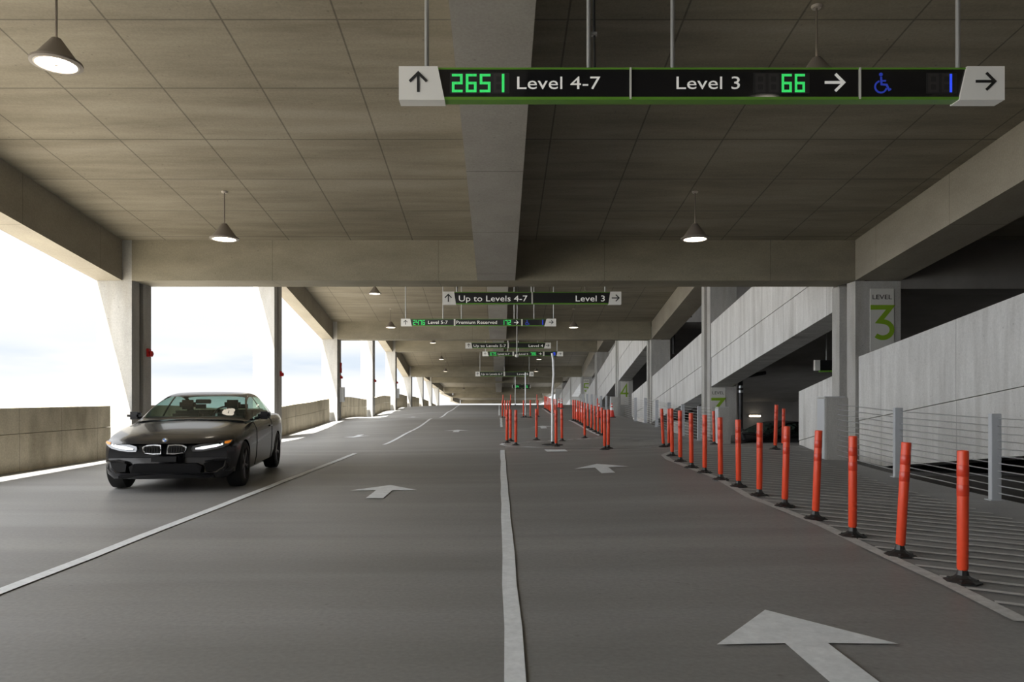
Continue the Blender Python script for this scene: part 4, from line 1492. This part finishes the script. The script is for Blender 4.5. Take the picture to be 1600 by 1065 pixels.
def build_car(label, cat, lit=True):
    root = thing('car', label, cat)
    ys = [0, 0.03, 0.06, 0.12, 0.22] + [0.22 + 0.12 * i for i in range(1, 36)] + [4.5, 4.56, 4.60, 4.62]
    bm = bmesh.new()
    rings = []
    for y in ys:
        rings.append([bm.verts.new((x, warp(x, y), z)) for x, z in body_ring(y)])
    n = len(rings[0])
    for a, b in zip(rings, rings[1:]):
        for i in range(n):
            j = (i + 1) % n
            bm.faces.new((a[i], a[j], b[j], b[i]))
    # closed end caps, quad strips between the two halves
    for ring in (rings[0], rings[-1]):
        for i in range(0, n // 2):
            a, b = ring[i], ring[i + 1]
            c, d = ring[(n - i - 1) % n], ring[(n - i) % n]
            vs = []
            for v in (a, b, c, d):
                if v not in vs:
                    vs.append(v)
            if len(vs) >= 3:
                try:
                    bm.faces.new(vs)
                except ValueError:
                    pass
    body = link_obj('body', bm, 'car', root, True)
    # wheel arches cut out of the body
    cb = bmesh.new()
    for y in (0.78, 3.59):
        for s in (-1, 1):
            tube(cb, (s * 0.62, y, 0.32), (s * 1.1, y, 0.32), 0.365, seg=36)
    cutter = link_obj('arch', cb, 'car_trim')
    md = body.modifiers.new('arches', 'BOOLEAN')
    md.object = cutter
    md.operation = 'DIFFERENCE'
    md.solver = 'EXACT'
    dg = bpy.context.evaluated_depsgraph_get()
    dg.update()
    me = bpy.data.meshes.new_from_object(body.evaluated_get(dg))
    body.modifiers.clear()
    body.data = me
    me.materials.clear()
    me.materials.append(M['car'])
    for p in me.polygons:
        p.material_index = 0
        p.use_smooth = True
    me.set_sharp_from_angle(angle=math.radians(32))
    bpy.data.objects.remove(cutter)
    # greenhouse
    ROOF = [(1.30, 0.95), (1.46, 1.005), (1.8, 1.185), (2.15, 1.325), (2.45, 1.385), (2.8, 1.395), (3.2, 1.355), (3.6, 1.245), (4.0, 1.075), (4.2, 1.0)]
    def gp(y, v):
        """v 0..1 from the belt to the roof centre, right half"""
        zr = catmull(ROOF, y)[0]
        zb = 0.93
        wb = 0.845 - 0.10 * max(0, (y - 3.2)) ** 1.3 - 0.10 * max(0, 1.7 - y)
        hgt = max(0.0, zr - zb - 0.035)
        wr = wb - 0.03 - 0.52 * hgt
        if v < 0.5:
            t = v / 0.5
            return wb + (wr - wb) * t - 0.0 + 0.018 * math.sin(math.pi * t), zb + hgt * t
        t = (v - 0.5) / 0.5
        a = t * math.pi / 2
        return wr * math.cos(a) ** 0.9 if t < 1 else 0.0, zb + hgt + 0.035 * math.sin(a)
    gys = [1.30 + 2.90 * i / 58 for i in range(59)]
    NV = 20
    vals = [i / NV for i in range(NV + 1)]
    groups = {'shell': [], 'windshield': [], 'rear_window': [], 'sr1': [], 'sr2': [], 'sl1': [], 'sl2': []}
    def classify(y, v, s):
        if v > 0.5:
            if 1.46 < y < 2.13 and v > 0.54:
                return 'windshield'
            if 3.36 < y < 4.02 and v > 0.56:
                return 'rear_window'
            return 'shell'
        zr = catmull(ROOF, y)[0]
        if 0.06 < v < 0.46 and zr > 1.08 and 1.72 < y < 3.72:
            if 2.62 < y < 2.68:
                return 'shell'
            return ('sr' if s > 0 else 'sl') + ('1' if y < 2.65 else '2')
        return 'shell'
    for s in (1, -1):
        for i in range(len(gys) - 1):
            for j in range(NV):
                ym, vm_ = 0.5 * (gys[i] + gys[i + 1]), 0.5 * (vals[j] + vals[j + 1])
                q = []
                for (yy, vv) in ((gys[i], vals[j]), (gys[i + 1], vals[j]), (gys[i + 1], vals[j + 1]), (gys[i], vals[j + 1])):
                    x, z = gp(yy, vv)
                    bow = 0.10 * (1 - (x / 0.8) ** 2) * max(0, 1 - (yy - 1.3) / 0.9)
                    q.append((s * x, yy - bow, z))
                groups[classify(ym, vm_, s)].append(q)
    for nm, mt, keys in (('roof', 'car', ['shell']), ('windshield', 'glass', ['windshield']), ('rear_window', 'glass', ['rear_window']), ('side_window', 'glass', ['sr1']),
                         ('side_window', 'glass', ['sr2']), ('side_window', 'glass', ['sl1']), ('side_window', 'glass', ['sl2'])):
        bm = bmesh.new()
        for k in keys:
            for q in groups[k]:
                try:
                    bm.faces.new([bm.verts.new(p) for p in q])
                except ValueError:
                    pass
        bmesh.ops.remove_doubles(bm, verts=bm.verts[:], dist=0.0005)
        link_obj(nm, bm, mt, root, True)
    # seats
    for x in (-0.36, 0.36):
        for y, hb in ((2.35, 1.0), (3.15, 0.95)):
            bm = bmesh.new()
            box(bm, x - 0.24, x + 0.24, y, y + 0.14, 0.6, 1.08, 0.05)
            box(bm, x - 0.13, x + 0.13, y + 0.02, y + 0.12, 1.1, 1.26 if y < 3 else 1.18, 0.04)
            link_obj('seat', bm, 'car_seat', root, True)
    bm = bmesh.new()
    box(bm, -0.75, 0.75, 1.45, 1.85, 0.9, 1.0, 0.03)
    link_obj('dashboard', bm, 'car_seat', root, True)
    bm = bmesh.new()
    box(bm, -0.12, 0.12, 1.98, 2.01, 1.20, 1.27, 0.01)
    link_obj('rear_view_mirror', bm, 'car_trim', root)
    # steering wheel (left-hand drive: the driver's side is the car's own left, +x seen from in front)
    bm = bmesh.new()
    pts = [(0.36 + 0.18 * math.cos(a * math.pi / 9), 1.93 - 0.05 * math.sin(a * math.pi / 9), 0.98 + 0.17 * math.sin(a * math.pi / 9)) for a in range(19)]
    for a, b in zip(pts, pts[1:]):
        tube(bm, a, b, 0.014, seg=6)
    link_obj('steering_wheel', bm, 'car_seat', root, True)
    # wheels
    for y in (0.78, 3.59):
        for s in (-1, 1):
            bm = bmesh.new()
            lathe(bm, [(0.225, -0.11), (0.30, -0.112), (0.325, -0.095), (0.332, -0.05), (0.332, 0.05), (0.325, 0.095), (0.30, 0.112), (0.225, 0.11), (0.225, -0.11)], 36, cap=False)
            bmesh.ops.rotate(bm, verts=bm.verts[:], cent=(0, 0, 0), matrix=Matrix.Rotation(math.pi / 2, 3, 'Y'))
            w = link_obj('wheel', bm, 'tyre', root, True, (s * 0.80, y, 0.332))
            bm = bmesh.new()
            lathe(bm, [(0.235, 0.07), (0.235, 0.10), (0.222, 0.104), (0.216, 0.06), (0.21, -0.08)], 36, cap=False)
            lathe(bm, [(0.055, 0.05), (0.055, 0.088), (0.02, 0.094)], 16)
            for k in range(5):
                a = 2 * math.pi * k / 5
                for da in (-0.09, 0.09):
                    p0 = Vector((0.03 * math.cos(a), 0.03 * math.sin(a), 0.075))
                    p1 = Vector((0.225 * math.cos(a + da), 0.225 * math.sin(a + da), 0.085))
                    tube(bm, p0, p1, 0.02, 0.016, 6)
            lathe(bm, [(0.17, 0.0), (0.17, 0.02)], 20)
            bmesh.ops.rotate(bm, verts=bm.verts[:], cent=(0, 0, 0), matrix=Matrix.Rotation(s * math.pi / 2, 3, 'Y'))
            link_obj('rim', bm, 'rim', w, True)
    # front face details, sitting on the warped nose
    def nose(x, z, off=0.0):
        base = 0.02 + max(0, (z - 0.60)) * 0.55 + max(0, 0.30 - z) * 0.5
        return warp(x, base) - 0.012 - off
    def patch(nm, poly, mt, off=0.0, thick=0.03, par=root, smooth=False):
        bm = bmesh.new()
        a = [bm.verts.new((x, nose(x, z, off), z)) for x, z in poly]
        b = [bm.verts.new((x, nose(x, z, off) + thick + 0.06, z)) for x, z in poly]
        bm.faces.new(a)
        bm.faces.new(b[::-1])
        for i in range(len(poly)):
            j = (i + 1) % len(poly)
            bm.faces.new((a[i], a[j], b[j], b[i]))
        bmesh.ops.triangulate(bm, faces=[f for f in bm.faces if len(f.verts) > 4])
        return link_obj(nm, bm, mt, par, smooth)
    for s in (-1, 1):
        kid = [(0.035, 0.535), (0.03, 0.60), (0.045, 0.655), (0.13, 0.665), (0.23, 0.655), (0.285, 0.63), (0.28, 0.585), (0.245, 0.545), (0.14, 0.53)]
        rim_ = patch('kidney_grille', [(s * x, z) for x, z in kid], 'chrome', 0.012)
        ins = [(s * (0.158 + (x - 0.158) * 0.84), 0.597 + (z - 0.597) * 0.76) for x, z in kid]
        patch('grille_insert', ins, 'black_matte', 0.020, par=rim_)
        for k in range(6):
            bm = bmesh.new()
            xx = s * (0.075 + k * 0.033)
            box(bm, xx - 0.004, xx + 0.004, nose(xx, 0.6, 0.026), nose(xx, 0.6, 0.010), 0.555, 0.64)
            link_obj('slat', bm, 'car_trim', rim_)
        hd = [(0.36, 0.565), (0.345, 0.60), (0.36, 0.635), (0.45, 0.66), (0.58, 0.68), (0.70, 0.697), (0.80, 0.71), (0.83, 0.685), (0.79, 0.64), (0.72, 0.605), (0.60, 0.58), (0.47, 0.565)]
        hl = patch('headlight', [(s * x, z) for x, z in hd], 'headlamp_shell' if lit else 'headlamp_off', 0.016)
        if lit:
            inn = [(s * x, z) for x, z in ((0.40, 0.592), (0.40, 0.612), (0.48, 0.63), (0.62, 0.650), (0.725, 0.668), (0.73, 0.645), (0.65, 0.618), (0.5, 0.592))]
            patch('headlight_glow', inn, 'headlamp', 0.022, par=hl)
            patch('turn_marker', [(s * x, z) for x, z in ((0.745, 0.66), (0.745, 0.69), (0.815, 0.703), (0.82, 0.682), (0.785, 0.66))], 'amber', 0.022, par=hl)
        # lower intakes
        patch('air_intake', [(s * x, z) for x, z in ((0.52, 0.29), (0.50, 0.40), (0.60, 0.43), (0.76, 0.42), (0.80, 0.33), (0.74, 0.28))], 'car_trim', -0.004)
        # fog light blade
        patch('intake_trim', [(s * x, z) for x, z in ((0.52, 0.415), (0.51, 0.435), (0.64, 0.455), (0.80, 0.445), (0.81, 0.425), (0.64, 0.435))], 'car', 0.03)
        # door mirror
        bm = bmesh.new()
        tube(bm, (s * 0.84, 1.83, 0.96), (s * 0.93, 1.80, 0.985), 0.025, seg=8)
        link_obj('mirror_arm', bm, 'car_trim', root)
        bm = bmesh.new()
        box(bm, s * 0.99 - 0.10, s * 0.99 + 0.10, 1.72, 1.85, 0.95, 1.075, 0.045)
        mr = link_obj('door_mirror', bm, 'car', root, True)
        bm = bmesh.new()
        box(bm, s * 0.99 - 0.085, s * 0.99 + 0.085, 1.85, 1.855, 0.965, 1.06)
        link_obj('mirror_glass', bm, 'chrome', mr)
        # door handle and tail light
        bm = bmesh.new()
        box(bm, s * 0.912 - 0.02, s * 0.912 + 0.02, 2.72, 2.94, 0.80, 0.825, 0.008)
        link_obj('door_handle', bm, 'car', root, True)
        bm = bmesh.new()
        box(bm, s * 0.70 - 0.13, s * 0.70 + 0.13, 4.40, 4.56, 0.76, 0.90, 0.03)
        link_obj('tail_light', bm, 'red', root, True)
        # door shut lines
        for yy in (1.62, 2.98):
            bm = bmesh.new()
            pr = [(x, z) for x, z in body_ring(yy)[3:9]]
            pts = [(s * (x + 0.002), warp(x, yy), z) for x, z in pr]
            for a, b in zip(pts, pts[1:]):
                tube(bm, a, b, 0.004, seg=4)
            link_obj('shut_line', bm, 'car_trim', root)
    patch('air_intake', [(-0.45, 0.27), (-0.47, 0.36), (-0.40, 0.40), (0.40, 0.40), (0.47, 0.36), (0.45, 0.27)], 'car_trim', -0.006)
    patch('number_plate', [(-0.16, 0.43), (-0.16, 0.50), (0.16, 0.50), (0.16, 0.43)], 'car_trim', 0.018)
    patch('bumper_lip', [(-0.62, 0.20), (-0.62, 0.235), (-0.3, 0.255), (0.3, 0.255), (0.62, 0.235), (0.62, 0.20)], 'car_trim', 0.03)
    # badge at the front edge of the bonnet
    em = bmesh.new()
    lathe(em, [(0.001, 0.012), (0.038, 0.010), (0.042, 0.0)], 24)
    rot = Matrix.Rotation(math.radians(62), 3, 'X')
    bmesh.ops.rotate(em, verts=em.verts[:], cent=(0, 0, 0), matrix=rot)
    bmesh.ops.translate(em, verts=em.verts[:], vec=(0, 0.045, 0.715))
    badge = link_obj('badge', em, 'chrome', root, True)
    for q in range(4):
        qb = bmesh.new()
        c = qb.verts.new((0, 0, 0.0145))
        arc = [qb.verts.new((0.026 * math.cos(math.radians(90 * q + a)), 0.026 * math.sin(math.radians(90 * q + a)), 0.0135)) for a in range(0, 91, 15)]
        for a, b in zip(arc, arc[1:]):
            qb.faces.new((c, a, b))
        bmesh.ops.rotate(qb, verts=qb.verts[:], cent=(0, 0, 0), matrix=rot)
        bmesh.ops.translate(qb, verts=qb.verts[:], vec=(0, 0.045, 0.715))
        link_obj('badge_quarter', qb, 'roundel_blue' if q % 2 else 'white_plastic', badge)
    return root


car = build_car('black sedan with headlights on driving down the left lane', 'car')
car.location = (-4.53, 9.68, fz(-4.6, 11.5) + 0.002)
car.rotation_euler = (0, 0, math.radians(8.0))
car2 = build_car('dark parked car half hidden beyond the apron crest', 'car', lit=False)
car2.location = (7.05, 23.3, -0.87)
car2.rotation_euler = (0, 0, math.radians(-72))
